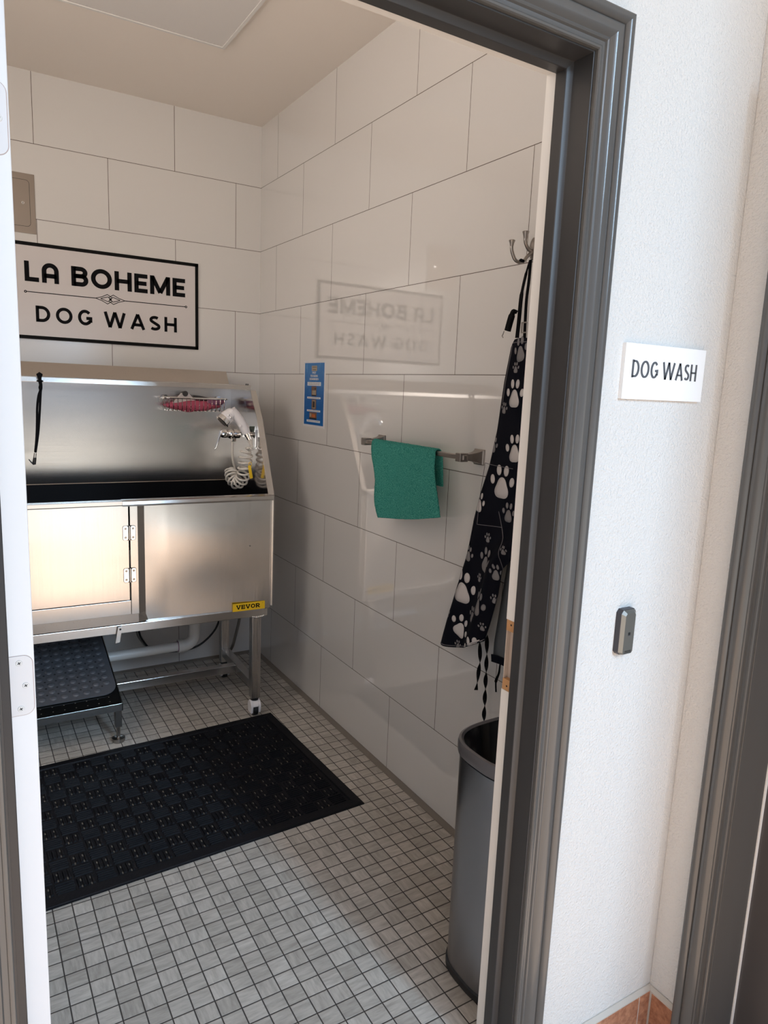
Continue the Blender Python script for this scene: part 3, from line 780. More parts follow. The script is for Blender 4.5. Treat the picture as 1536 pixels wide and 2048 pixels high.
# ------------------------------------------------------------------ wire basket and what lies in it
BY = -.2285
bk = thing('wire_basket', 'small chrome wire basket mounted on the steel backsplash', 'basket', (-.43,BY,1.36))
def rb(p): return (p[0]+.43, p[1]-BY, p[2]-1.36)
bx0, bx1, byf = -.565, -.275, -.315
tz, bz = 1.392, 1.335
q = MB()
rim = [(bx0,BY,tz),(bx0,byf,tz),(bx1,byf,tz),(bx1,BY,tz)]
rr = []
for px, py in rrect(bx1-bx0, BY-byf, .02, 5): rr.append(rb(((bx0+bx1)/2+px, (BY+byf)/2+py, tz)))
q.tube(rr+[rr[0]], .0042, 8); 
q.build('basket_rim', 'chrome', bk, smooth=50)
q = MB()
for k in range(14):
    x = bx0+.018+(bx1-bx0-.036)*k/13
    q.tube([rb((x,byf,tz)), rb((x,byf+.002,bz+.008)), rb((x,byf+.012,bz)), rb((x,BY-.004,bz)), rb((x,BY-.001,tz-.01))], .0020, 6)
for x in (bx0, bx1):
    for f in (.3,.7): q.tube([rb((x,BY+(byf-BY)*f,tz)), rb((x+(.01 if x == bx0 else -.01),BY+(byf-BY)*f,bz))], .0016, 6)
q.build('basket_wires', 'chrome', bk, smooth=50)
for x in (bx0+.02, bx1-.02):
    q = MB(); q.cyl(rb((x,BY+.003,tz)), rb((x,BY-.010,tz)), .012, n=16); q.build('basket_mount', 'chrome', bk, smooth=40)
def lump(name, mt, lbl, cat, c, r, sx, sy, sz, seed, amp):
    rnd = random.Random(seed); m_ = MB(); m_.sph((0,0,0), r, 28, 16, sx, sy, sz)
    ph = [rnd.random()*6 for _ in range(6)]
    m_.v = [(x*(1+amp*.5*math.sin(x*50+ph[0]+z*160)), y*(1+amp*math.sin(x*38+ph[1]+z*130)), z*(1+amp*2*math.sin(x*31+ph[2]+y*60)+amp*math.sin(x*77+ph[3]))) for x,y,z in m_.v]
    o = m_.build(name, mt, None, smooth=70); o.location = c; return tag(o, lbl, cat)
lump('pink_cloth', 'pink', 'crumpled pink cloth filling the wire basket', 'cloth', (-.428,-.270,1.358), .13, 1.0, .26, .19, 3, .09)
lump('mauve_sponge', 'violet', 'dull mauve sponge at the right end of the basket', 'sponge', (-.325,-.272,1.378), .045, 1.0, .75, .45, 5, .08)
g = thing('grooming_brush', 'grey handled grooming brush lying across the pink cloth in the basket', 'brush', (-.40,-.275,1.38))
q = MB(); q.tube([(-.03,0,.020),(0,0,.014),(.05,0,.004),(.10,0,-.003)], [.007,.011,.011,.007], 12); q.build('handle', 'grey_cloth', g, smooth=60)
q = MB(); q.prism([(-.125,-.012,-.012),(-.085,-.012,.034),(-.050,-.012,.034),(-.022,-.012,.004),(-.06,-.012,-.014)], (0,.012,0)); q.build('head', 'sign_white', g, bevel=.002)
q = MB(); q.cyl((-.068,-.016,.032),(-.068,.012,.032),.0125,n=18); tag(q.build('release_button', 'grey_cloth', g, smooth=40), 'dark round button')

# ------------------------------------------------------------------ leash on the bar
le = thing('grooming_leash', 'black nylon grooming loop knotted on the overhead bar', 'leash', (-1.0799,-0.4200,1.4640))
lo = Vector((-1.0799,-0.4200,1.4640)); R_ = lambda p: tuple(Vector(p)-lo)
q = MB()
q.tube([R_((-1.0909,-0.4250,1.4674)),R_((-1.0802,-0.4250,1.4698)),R_((-1.0695,-0.4250,1.4684))], [.004,.010,.004], 10)
q.ribbon([R_((-1.0810,-0.4330,1.4679)),R_((-1.0808,-0.4360,1.4563)),R_((-1.0795,-0.4360,1.4447))], [.020,.012,.009], .010, (1,0,0))
q.sph(R_((-1.0802,-0.4340,1.4447)), .008, 10, 7, 1.6, 1, .6); q.sph(R_((-1.0794,-0.4340,1.4195)), .0085, 10, 7, .9, 1, 1.2)
q.tube([R_((-1.0802,-0.4340,1.4447)),R_((-1.0781,-0.4340,1.4292)),R_((-1.0797,-0.4340,1.4097))], .0065, 10)
q.build('knot', 'webbing', le, smooth=60)
q = MB()
q.ribbon(spline([R_((-1.0797,-0.4340,1.4097)),R_((-1.0878,-0.4340,1.3860)),R_((-1.0940,-0.4340,1.3409)),R_((-1.0971,-0.4340,1.2819)),R_((-1.1012,-0.4340,1.2225)),R_((-1.1080,-0.4340,1.1648))],6), .0085, .003, (1,0,0))
q.ribbon(spline([R_((-1.0785,-0.4300,1.4097)),R_((-1.0817,-0.4300,1.3705)),R_((-1.0867,-0.4300,1.3114)),R_((-1.0925,-0.4300,1.2520)),R_((-1.0999,-0.4300,1.2023)),R_((-1.1068,-0.4300,1.1624))],6), .0085, .003, (1,0,0))
q.build('strap', 'webbing', le)
q = MB(); q.cyl(R_((-1.1081,-0.4340,1.1608)), R_((-1.1101,-0.4340,1.1428)), .0050, n=12)
q.build('ferrule', 'chrome', le, smooth=40)
q = MB(); q.tube([R_((-1.1101,-0.4340,1.1428)),R_((-1.1132,-0.4340,1.1228)),R_((-1.1126,-0.4340,1.1148))], [.006,.0068,.005], 10); q.tube([R_((-1.1144,-0.4340,1.1148)),R_((-1.1248,-0.4340,1.1250)),R_((-1.1323,-0.4340,1.1361))], [.0035,.0025,.0018], 8)
q.build('snap_hook', 'black_plastic', le, smooth=50)

# ------------------------------------------------------------------ supply hoses on the wall behind the tub
q = MB(); q.tube(spline([(-0.6548,-0.1000,0.3631),(-0.6501,-0.0900,0.2382),(-0.6272,-0.0800,0.1765),(-0.5817,-0.0700,0.1235),(-0.4817,-0.0700,0.0964),(-0.3549,-0.0800,0.1093),(-0.2621,-0.0900,0.1919),(-0.2306,-0.1000,0.3085)],8), .0050, 10)
tag(q.build('water_hose', 'black_plastic', smooth=60), 'thin black hose looping down behind the white waste pipe', 'hose')
q = MB(); q.tube(spline([(-0.6581,-0.0700,0.3547),(-0.6558,-0.0600,0.2293),(-0.6329,-0.0500,0.1699),(-0.5894,-0.0500,0.1231),(-0.4855,-0.0350,0.0874)],8), .0035, 10)
tag(q.build('water_hose', 'steel_dark', smooth=60), 'grey hose beside the looping black hose, behind the waste pipe', 'hose')
q = MB(); q.tube(spline([(-0.1314,-0.1200,0.3291),(-0.1409,-0.1100,0.2252),(-0.1589,-0.1000,0.1326),(-0.1690,-0.0900,0.0831),(-0.1752,-0.0600,0.0454),(-0.1811,-0.0200,0.0266)],8), .0075, 12)
tag(q.build('water_hose', 'steel_dark', smooth=60), 'thick grey hose running down between the right legs of the tub', 'hose')
q = MB(); q.tube(spline([(-0.2023,-0.1200,0.3379),(-0.2040,-0.1100,0.2395),(-0.2112,-0.1000,0.1406),(-0.2069,-0.0800,0.0632)],8), .0045, 12)
tag(q.build('water_hose', 'black_plastic', smooth=60), 'thin dark hose close beside the rear right leg of the tub', 'hose')

# ------------------------------------------------------------------ sloping dog step and bubble mat
SL = .32
sx0, sx1, sy0, sy1 = -1.46, -.8535, -.735, -.10
stp = thing('dog_step', 'low sloping black step with chrome edge pushed under the tub', 'step', (sx1, sy0, 0))
def zs(y): return .170+SL*(y-sy0)
q = MB(); r_ = lambda x,y,z: (x-sx1, y-sy0, z)
q.prism([r_(sx0,sy0+.003,zs(sy0)-.003),r_(sx0,sy1,zs(sy1)-.003),r_(sx0,sy1,zs(sy1)-.02),r_(sx0,sy0+.003,zs(sy0)-.02)], (sx1-sx0-.002,0,0))
q.mi = 1
for k in range(14):
    for j in range(2):
        x = sx1-.045-.042*k; y = sy0+.026+.026*j
        q.cyl(r_(x,y,zs(y)-.0032), r_(x,y,zs(y)-.0022), .0026, n=10)
q.build('step_top', ['bin_lid','mat_hole'], stp)
q = MB(); q.box(sx0-sx1, 0, 0, .004, .139, .1705); q.box(-.004, 0, 0, .05, .139, .172)
q.prism([(-.003,0,.139),(-.003,sy1-sy0,zs(sy1)-.031),(-.003,sy1-sy0,zs(sy1)+.001),(-.003,0,.1715)], (.003,0,0))
q.build('edge_trim', 'steel', stp, bevel=.0006)
for lx, ly in ((-.030, .006), (-.60, .006), (-.030, .55), (-.60, .55)):
    zt_ = zs(sy0+ly)-.02
    q = MB(); q.box(lx, lx+.026, ly, ly+.026, .066, zt_); o = q.build('leg', 'steel_dark', stp, bevel=.002)
    q = MB(); q.cyl((lx+.013,ly+.013,.020),(lx+.013,ly+.013,.068),.008,n=14); q.tube([(lx+.013,ly+.013,0),(lx+.013,ly+.013,.006),(lx+.013,ly+.013,.018),(lx+.013,ly+.013,.022)], [.023,.026,.026,.016], 24)
    q.build('foot', 'steel_dark', o, smooth=40)
# mat
bm_ = thing('bath_mat', 'dark grey rubber bubble mat lying on the step under the tub', 'mat', (-1.14,-.40,zs(-.40)))
sl = math.atan(SL); bm_.rotation_euler = (sl, 0, 0)
q = MB(); mw, mh = .56, .58; cy_ = -.40
H_ = .0045
ml = (cy_-(-.672))/math.cos(sl)      # distance of the front edge
pl = [(px, py+mh/2-ml, 0) for px, py in rrect(mw, mh, .055, 8)]
q.prism(pl, (0,0,H_))
px_ = .0412; nx = 13; ny = 14
for i in range(nx):
    for j2 in range(ny):
        x = -mw/2+.033+px_*i; y = -ml+.033+px_*j2*.98
        if (i in (0,nx-1)) and j2 == 0: continue
        q.sph((x,y,H_-.004), .0165, 12, 4, 1, 1, .55, 0.12, PI/2)
q.mi = 1
for i in range(nx-1):
    for j2 in range(ny-1):
        x = -mw/2+.033+px_*(i+.5); y = -ml+.033+px_*(j2+.5)*.98
        q.cyl((x,y,H_-.001),(x,y,H_+.0003), .0042, n=10)
q.build('mat_sheet', ['grey_rubber','black_hole'], bm_, smooth=50)

# ------------------------------------------------------------------ rubber floor mat
mt = thing('rubber_floor_mat', 'large black rubber drainage mat with basket weave ridges on the mosaic floor', 'mat', (-.222,-.757,0), math.radians(2.1))
MW, MH = 1.45, .812
q = MB()
b_ = .036
q.prism([(-MW,-MH,0),(0,-MH,0),(0,0,0),(-MW,0,0)], (0,0,.004))
# bevelled border
q.rings([[(-MW,-MH,.0015),(0,-MH,.0015),(0,0,.0015),(-MW,0,.0015)],[(-MW+.004,-MH+.004,.006),(-.004,-MH+.004,.006),(-.004,-.004,.006),(-MW+.004,-.004,.006)],
         [(-MW+b_,-MH+b_,.0095),(-b_,-MH+b_,.0095),(-b_,-b_,.0095),(-MW+b_,-b_,.0095)],[(-MW+b_+.003,-MH+b_+.003,.004),(-b_-.003,-MH+b_+.003,.004),(-b_-.003,-b_-.003,.004),(-MW+b_+.003,-b_-.003,.004)]], cap=False)
q.build('border', 'mat_rubber', mt)
q = MB(); u_ = .0565; nx = int((MW-2*b_)/u_); ny = int((MH-2*b_)/u_); rnd = random.Random(4)
ox = (MW-2*b_-nx*u_)/2; oy = (MH-2*b_-ny*u_)/2
for i in range(nx):
    for j2 in range(ny):
        cx = -MW+b_+ox+u_*(i+.5); cy = -MH+b_+oy+u_*(j2+.5)
        along_x = (i+j2) % 2
        n_ = 5 if along_x else 4
        for k in range(n_):
            t_ = (k-(n_-1)/2)*(u_*.92/n_); hw_ = u_*.92/n_*.33; ln = u_*.47
            z1_ = .0088+rnd.uniform(-.0006,.0006)
            e1 = rnd.uniform(-.002,.001)
            if along_x: A0 = (cx-ln-e1, cx+ln+e1, cy+t_-hw_, cy+t_+hw_)
            else: A0 = (cx+t_-hw_, cx+t_+hw_, cy-ln*.86-e1, cy+ln*.86+e1)
            x0,x1,y0,y1 = A0; c_ = .0018
            q.mi = 0
            q.add([(x0,y0,.004),(x1,y0,.004),(x1,y1,.004),(x0,y1,.004),(x0+c_,y0+c_,z1_),(x1-c_,y0+c_,z1_),(x1-c_,y1-c_,z1_),(x0+c_,y1-c_,z1_)],
                  [(0,1,5,4),(1,2,6,5),(2,3,7,6),(3,0,4,7),(4,5,6,7)])
        if not along_x:
            q.mi = 1  # pale pads for the floor tile showing through the drain holes
            for k in (0,2):
                t_ = (k-1)*(u_*.92/n_)
                for s_ in (-.30,.22):
                    if rnd.random() < .10: continue
                    y = cy+s_*u_; w_ = .0020; l_ = .0052*rnd.uniform(.8,1.1)
                    pts = [(cx+t_+a_*1.0, y+b2) for a_, b2 in rrect(w_*2, l_*2, .0018, 3)]
                    q.prism([(a_,b2,.0040) for a_, b2 in pts], (0,0,.0012))
q.build('weave_ridges', ['mat_rubber','mat_hole'], mt)

# ------------------------------------------------------------------ wall sign over the tub
sg = thing('wall_sign', 'white sign with black border and black letters above the tub', 'sign', (-.735,-.004,1.83))
SX0, SX1, SZ0, SZ1 = -1.147, -.3233, 1.6245, 2.0330
bd = MB(); bd.box(SX0+.735, SX1+.735, -.005, .003, SZ0-1.83, SZ1-1.83); bd.mi = 1
q = MB(); X0, X1, Z0, Z1 = SX0+.735, SX1+.735, SZ0-1.83, SZ1-1.83; bw = .0150; Y0, Y1 = -.0058, -.0042
q.box(X0,X1,Y0,Y1,Z1-bw,Z1); q.box(X0,X1,Y0,Y1,Z0,Z0+bw); q.box(X0,X0+bw,Y0,Y1,Z0,Z1); q.box(X1-bw,X1,Y0,Y1,Z0,Z1)
q.build('border', 'sign_black', sg)
LWD = {'L':.66,'A2':.80,'B':.80,'O':1.02,'H':.86,'E':.68,'M':1.06,'D':.86,'G':.90,'W':1.40,'A':.98,'S':.72,' ':.4}
def word(mb, chs, x0, x1, zb, zt_, hw, gap, y=-.0052, sc=LWD):
    letters(mb, chs, 0, (x0+.735, y+.0004, zb-1.83), (1,0,0), (0,0,1), zt_-zb, x1-x0, hw, .0012, sc, gap)
q = bd
word(q, ['L','A2'], -1.0835, -.947, 1.8690, 1.9540, .110, .14)
word(q, list('BOHEME'), -.8960, -.3875, 1.8690, 1.9540, .110, .13)
word(q, list('DOG'), -1.0455, -.8130, 1.7000, 1.7690, .098, .34)
word(q, list('WASH'), -.7625, -.4290, 1.7000, 1.7690, .098, .30)
yv = -.0052
def line2(pts, hw):
    L_, R2 = ribbon2d(pts, hw); n = len(L_)
    vs = [(p.x+.735, yv, p.y-1.83) for p in L_]+[(p.x+.735, yv, p.y-1.83) for p in R2]+[(p.x+.735, yv+.001, p.y-1.83) for p in L_]+[(p.x+.735, yv+.001, p.y-1.83) for p in R2]
    q.add(vs, [(i,i+1,n+i+1,n+i) for i in range(n-1)]+[(i,2*n+i,2*n+i+1,i+1) for i in range(n-1)]+[(n+i,n+i+1,3*n+i+1,3*n+i) for i in range(n-1)])
zc = 1.8250; xm = -.7320
line2([(-1.0785,zc),(xm-.064,zc)], .0018); line2([(xm+.064,zc),(-.3870,zc)], .0018)
for xc in (-1.0825,-.3835): line2(arc(xc,zc,.0040,.0040,0,360,20), .0018)
line2(arc(xm,zc,.0038,.0038,0,360,20), .0016)
for s in (-1,1):
    tipx = xm+s*.064; cx = xm+s*.013
    line2([(tipx,zc),(xm+s*.036,zc+.009),(cx,zc+.021),(cx-s*.022,zc+.007)], .0015)
    line2([(tipx,zc),(xm+s*.036,zc-.009),(cx,zc-.021),(cx-s*.022,zc-.007)], .0015)
    line2([(xm+s*.043,zc),(cx-s*.002,zc+.0105)], .0015); line2([(xm+s*.043,zc),(cx-s*.002,zc-.0105)], .0015)
    line2([(cx-s*.002,zc+.0105),(cx-s*.016,zc)], .0015); line2([(cx-s*.002,zc-.0105),(cx-s*.016,zc)], .0015)
q.build('board', ['sign_white','ink'], sg)

# ------------------------------------------------------------------ electrical access panel
ap = thing('access_panel', 'small brownish steel access panel high on the left of the back wall', 'electrical panel', (-1.10,0,2.19))
q = MB(); q.box(-.14, .0705, -.004, 0, -.1215, .1215); q.build('panel_frame', 'nickel_plate', ap, bevel=.0008)
pl = [(-.035+px, -.0046, pz+.001) for px, pz in rrect(.168, .187, .014, 6)]
q = MB(); q.prism(pl, (0,.002,0)); dd = q.build('panel_door', 'nickel_plate', ap)
pl2 = [(-.035+px, -.0042, pz+.001) for px, pz in rrect(.171, .190, .0155, 6)]
q = MB(); q.prism(pl2, (0,.0006,0)); q.build('door_gap', 'black_hole', dd)
q = MB(); q.cyl((.023,-.0046,.001),(.023,-.0066,.001),.006,n=18); q.mi = 1; q.box(.0220,.0240,-.0068,-.0064,-.0025,.0045); q.build('lock', ['chrome','black_hole'], dd, smooth=40)

# ------------------------------------------------------------------ ceiling light
cl = thing('ceiling_light', 'unlit flat white rectangular light panel on the ceiling', 'ceiling light', (-.735,-1.31,CZ))
q = MB(); hx, hy = .3075, .6035
q.rings([[(-hx,-hy,0),(hx,-hy,0),(hx,hy,0),(-hx,hy,0)],[(-hx,-hy,-.012),(hx,-hy,-.012),(hx,hy,-.012),(-hx,hy,-.012)],[(-hx+.012,-hy+.012,-.012),(hx-.012,-hy+.012,-.012),(hx-.012,hy-.012,-.012),(-hx+.012,hy-.012,-.012)],[(-hx+.012,-hy+.012,-.008),(hx-.012,-hy+.012,-.008),(hx-.012,hy-.012,-.008),(-hx+.012,hy-.012,-.008)]], cap=False)
q.build('frame', 'frame_white', cl, bevel=.0005)
q = MB(); q.box(-hx+.010,hx-.010,-hy+.010,hy-.010,-.0095,-.002); q.build('diffuser', 'diffuser', cl)

# ------------------------------------------------------------------ poster
po = thing('poster', 'narrow blue laminated poster with small pictures taped to the right wall', 'poster', (0,-.67,1.435))
def pt(u, v):     # u 0..1 left to right as seen, v 0..1 bottom to top
    return (-.0006, -.5660+.67-(.2070)*u, 1.2985-1.435+.273*v)
def rect(mb, u0, u1, v0, v1, d_):
    P_ = [pt(u0,v0),pt(u1,v0),pt(u1,v1),pt(u0,v1)]
    mb.prism([(p[0]-d_, p[1], p[2]) for p in P_], (.0007,0,0))
q = MB(); rect(q,-.03,1.03,-.035,1.03,.0); q.build('laminate', 'poster_white', po)
q = MB(); rect(q,.02,.97,0,1,.0006); q.mi = 1
for v0, v1 in ((.635,.695),(.425,.455),(.215,.245),(.045,.080)): rect(q,.17,.83,v0,v1,.0012)
q.mi = 2
for v0 in (.650,.674,.437,.227,.060):
    u = .22
    rnd = random.Random(int(v0*1000))
    while u < .76:
        w_ = rnd.uniform(.03,.07); rect(q,u,min(u+w_,.78),v0,v0+.008,.0016); u += w_+.015
q.mi = 3; rect(q,.38,.62,.47,.625,.0012); rect(q,.40,.62,.255,.415,.0012); rect(q,.30,.66,.095,.205,.0012)
q.mi = 4; rect(q,.42,.60,.49,.56,.0016); rect(q,.44,.58,.27,.40,.0014); rect(q,.37,.63,.87,.955,.0012); rect(q,.32,.40,.13,.18,.0015)
q.mi = 2; rect(q,.46,.56,.285,.385,.0017); rect(q,.42,.60,.47,.49,.0017); rect(q,.30,.66,.095,.115,.0016); rect(q,.53,.60,.575,.60,.0018); rect(q,.40,.60,.928,.938,.0016); rect(q,.42,.58,.888,.898,.0016)
q.mi = 5; rect(q,.42,.60,.125,.175,.0017)
q.mi = 1; PW = {'P':.62,'E':.55,'T':.6,'W':.9,'A':.72,'S':.6,'H':.7,'I':.3,'N':.7,'G':.72,'R':.66,'M':.85,'D':.7}
for txt, vb, wd in (('PET',.825,.17),('WASHING',.775,.36),('REMINDERS',.725,.44)):
    o_ = pt(.5-wd/2, vb); letters(q, txt, 0, (o_[0]-.0014, o_[1], o_[2]), (0,-1,0), (0,0,1), .0095, .207*wd, .12, .0003, PW, .16)
q.build('printed_sheet', ['poster_blue','poster_strip','print_black','print_brown','print_tan','print_orange'], po)

# ------------------------------------------------------------------ towel bar, towel
tb = thing('towel_bar', 'brushed nickel towel bar with squared flared posts on the right wall', 'towel bar', (0,-1.56,1.275))
q = MB(); q.box(-.0785,-.0635,-.315,.300,-.0075,.0075); q.build('bar', 'nickel', tb, bevel=.0025, seg=3)
for y in (.286, -.296):
    q = MB(); sec = [(0,.024),(-.006,.024),(-.007,.021),(-.020,.0155),(-.040,.0115),(-.060,.0098),(-.072,.0098)]
    q.rings([[(x,y-h_,-h_),(x,y+h_,-h_),(x,y+h_,h_),(x,y-h_,h_)] for x,h_ in sec])
    q.box(-.0860,-.0560,y-.013,y+.013,-.0130,.0130)
    q.build('post', 'nickel', tb, bevel=.002, seg=3)
# towel: two layers over the bar
tw = MB(); NX, NZ = 44, 60
def towel_front(s, t):   # s along bar 0..1 (far to near), t 0 top .. 1 bottom
    yt = -1.343-(1.734-1.343)*s; zt_ = 1.2865+.001*math.sin(9*s)
    yb_ = -1.404-(1.783-1.404)*s; zb_ = 1.010+(1.078-1.010)*s
    y = yt+(yb_-yt)*t; z = zt_+(zb_-zt_)*t-.006*math.sin(PI*s)*t
    # wavy left edge
    y += (1-s)**6*(.010*math.sin(t*9+.4))+.004*math.sin(t*6)*s*s
    x = -.0820-.020*t*(1-t)-.008*math.sin(s*7+1+t*2)*t-.014*s*s*t*.6
    return (x, y, z)
def towel_back(s, t):
    yt = -1.343-(1.740-1.343)*s; y = yt+.022*t*s*s+.012*t*(1-s)**3
    z = 1.2865+(1.165-1.2865)*t; x = -.060+.022*t+.004*math.sin(s*8)*t
    return (x, y, z)
rows = [[towel_back(i/NX, 1-k/20) for i in range(NX+1)] for k in range(20)]
for a in (0,30,60,90,120,150):
    A_ = math.radians(a)
    rows.append([(-.071+.0115*math.cos(A_), towel_front(i/NX,0)[1], 1.277+.0115*math.sin(A_)) for i in range(NX+1)])
rows += [[towel_front(i/NX, k/NZ) for i in range(NX+1)] for k in range(1, NZ+1)]
tw.rings(rows, cap=False, close=False)
o = tw.build('towel', 'towel', smooth=70, solid=.0045)
tag(o, 'teal green terry towel folded over the nickel towel bar', 'towel')
tx = bpy.data.textures.new('pile', 'CLOUDS'); tx.noise_scale = .012; tx.noise_depth = 3
dm = o.modifiers.new('pile', 'DISPLACE'); dm.texture = tx; dm.strength = .003; dm.texture_coords = 'LOCAL'

# ------------------------------------------------------------------ robe hook
hk = thing('robe_hook', 'brushed nickel double robe hook beside the door frame', 'hook', (0,-2.030,1.860))
q = MB(); sec = [(0,.022),(-.005,.022),(-.008,.018)]
q.rings([[(x, .66*h_*math.cos(2*PI*k/24), 1.35*h_*math.sin(2*PI*k/24)) for k in range(24)] for x, h_ in sec]); q.build('back_plate', 'nickel', hk, smooth=40)
q = MB(); pth = spline([(-.006,0,-.006),(-.024,0,-.022),(-.040,.001,-.039),(-.062,.003,-.036),(-.074,.005,-.016),(-.076,.006,.000)], 6)
q.tube(pth, .0046, 12); q.tube([(-.076,.006,-.002),(-.076,.006,.006),(-.076,.006,.013),(-.076,.006,.0145)], [.0048,.006,.0088,.007], 16)
q.build('lower_hook', 'nickel', hk, smooth=50)
q = MB(); q.tube(spline([(-.004,0,-.006),(-.020,0,-.004),(-.034,-.001,.012),(-.036,-.001,.026)],6), .0048, 12); q.tube([(-.036,-.001,.022),(-.036,-.001,.030),(-.036,-.001,.0400),(-.036,-.001,.0415)], [.0050,.0065,.0095,.0075], 16)
q.build('upper_hook', 'nickel', hk, smooth=50)

# ------------------------------------------------------------------ apron
an = thing('apron', 'black grooming apron with grey paw prints hanging from the robe hook', 'apron', (0,-2.03,1.62))
AO = Vector((0,-2.03,1.62))
def LA(p): return tuple(Vector(p)-AO)
# silhouette of the front sheet in the wall plane: (z, left y, right y)
ed = [(1.618,-2.034,-2.150),(1.600,-2.022,-2.160),(1.50,-2.003,-2.19),(1.366,-1.989,-2.22),(1.262,-1.967,-2.23),(1.17,-1.934,-2.235),(1.09,-1.914,-2.21),(1.035,-1.905,-2.13),(.98,-1.895,-2.078),(.90,-1.868,-2.066),(.85,-1.852,-2.052),(.80,-1.836,-2.037),(.75,-1.820,-2.019),(.70,-1.806,-2.008),(.662,-1.797,-1.998)]
def edge(z):
    for (z1,l1,r1),(z2,l2,r2) in zip(ed, ed[1:]):
        if z <= z1 and z >= z2-1e-6:
            f = (z1-z)/(z1-z2); return l1+(l2-l1)*f, r1+(r2-r1)*f
    return ed[-1][1:] if z < ed[-1][0] else ed[0][1:]
def depth(y, z):      # how far the cloth stands off the wall
    low = max(0, min(1, (1.62-z)/.95))
    l, r = edge(z); s = (l-y)/(l-r)
    d_ = .050+.018*math.sin(PI*min(1, s*1.15))+.016*low*math.sin(s*9+1.2)*(.4+.6*low)
    k = max(0, min(1, (s-.55)/.3))
    return d_+.030*k*k*(3-2*k)*min(1, max(0, (1.28-z)/.12))
def hem(s): return .662+.085*s**1.4-.010*math.sin(PI*s)
q = MB(); NS, NT_ = 40, 90; rows = []
for k in range(NT_+1):
    t = k/NT_; row = []
    for i in range(NS+1):
        s = i/NS; zz = 1.618+(hem(s)-1.618)*t
        if t < .03: zz -= .004*abs(s-.4)
        l, r = edge(zz); y = l+(r-l)*s
        row.append(LA((-depth(y,zz), y, zz)))
    rows.append(row)
q.rings(rows, cap=False, close=False)
ac_mb = q
# paw prints printed on the cloth
def paw(mb, cy, cz, size, rot, sq, part=None):
    ca, sa = math.cos(math.radians(rot)), math.sin(math.radians(rot))
    def put(pts):
        P_ = []
        for a_, b_ in pts:
            a2 = (a_*ca-b_*sa)*sq; b2 = a_*sa+b_*ca
            y = cy-a2*size; z = cz+b2*size
            l, r = edge(z); y = max(min(y, l-.0015), r+.001); z = max(z, hem((l-y)/(l-r))+.001)
            P_.append((y, z))
        c0_ = (sum(p[0] for p in P_)/len(P_), sum(p[1] for p in P_)/len(P_)); n = len(P_)
        mid = [((p[0]+c0_[0])/2, (p[1]+c0_[1])/2) for p in P_]
        V_ = [LA((-depth(y,z)-.0014, y, z)) for y, z in P_+mid+[c0_]]
        mb.add(V_, [(i,(i+1)%n,n+(i+1)%n,n+i) for i in range(n)]+[(n+i,n+(i+1)%n,2*n) for i in range(n)])
    pad = []
    for k in range(36):
        a_ = 2*PI*k/36; r_2 = .40*(1+.13*math.cos(3*(a_-PI/2))-.04*math.cos(2*a_))
        pad.append((r_2*math.cos(a_)*1.05, r_2*math.sin(a_)-.17))
    put(pad)
    for tx_, ty_, rx, ry, ro in ((-.62,.16,.145,.19,18),(-.23,.56,.150,.21,8),(.23,.56,.150,.21,-8),(.62,.16,.145,.19,-18)):
        put([(tx_+rx*math.cos(a_)*math.cos(math.radians(ro))-ry*math.sin(a_)*math.sin(math.radians(ro)), ty_+rx*math.cos(a_)*math.sin(math.radians(ro))+ry*math.sin(a_)*math.cos(math.radians(ro))) for a_ in (2*PI*k/22 for k in range(22))])
# (pixel measured centres converted to the cloth) x, size, turn, squeeze
light = [((-0.0700,-2.0673,1.4639), .058, 0, .85),((-0.0700,-2.0834,1.3154),.058,5,.85),((-0.0800,-2.0386,1.2156),.072,0,.95),((-0.0750,-1.9384,1.1452),.045,-5,.85),((-0.0750,-1.8903,0.8691),.078,-4,.95),((-0.0750,-1.8849,0.7418),.058,-28,.9),((-0.0750,-1.9853,0.7081),.055,8,.8),((-0.0750,-1.8711,1.0382),.060,20,.9)]
dark = [((-0.0700,-2.0804,1.5820),.050,10,.7),((-0.0700,-2.0654,1.5374),.022,0,.9),((-0.0700,-2.0216,1.4268),.024,-5,.9),((-0.0700,-1.9807,1.3201),.034,-8,.9),((-0.1000,-2.0769,1.1376),.042,0,.9),((-0.0800,-1.9915,1.0507),.022,0,.8),((-0.0750,-1.9089,0.9839),.036,-12,.85),((-0.0800,-1.9919,0.9804),.055,-10,.75),((-0.0800,-1.9649,0.9237),.020,0,.75),((-0.0800,-1.9977,0.8559),.058,-18,.7),((-0.0900,-2.0597,0.9637),.036,0,.7),((-0.0800,-1.9481,0.8039),.036,5,.75),((-0.0800,-2.0162,0.7894),.020,0,.75),((-0.0850,-2.0554,0.8851),.022,0,.7),((-0.0700,-1.8249,0.7751),.026,0,.6),((-0.0700,-1.8737,0.6815),.022,0,.8),((-0.1000,-2.0918,1.0371),.020,0,.8)]
q = ac_mb
for mi_, lst in ((1, light), (2, dark)):
    q.mi = mi_
    for p, sz, ro, sq in lst: paw(q, p[1], p[2], sz, ro, sq)
q.mi = 3
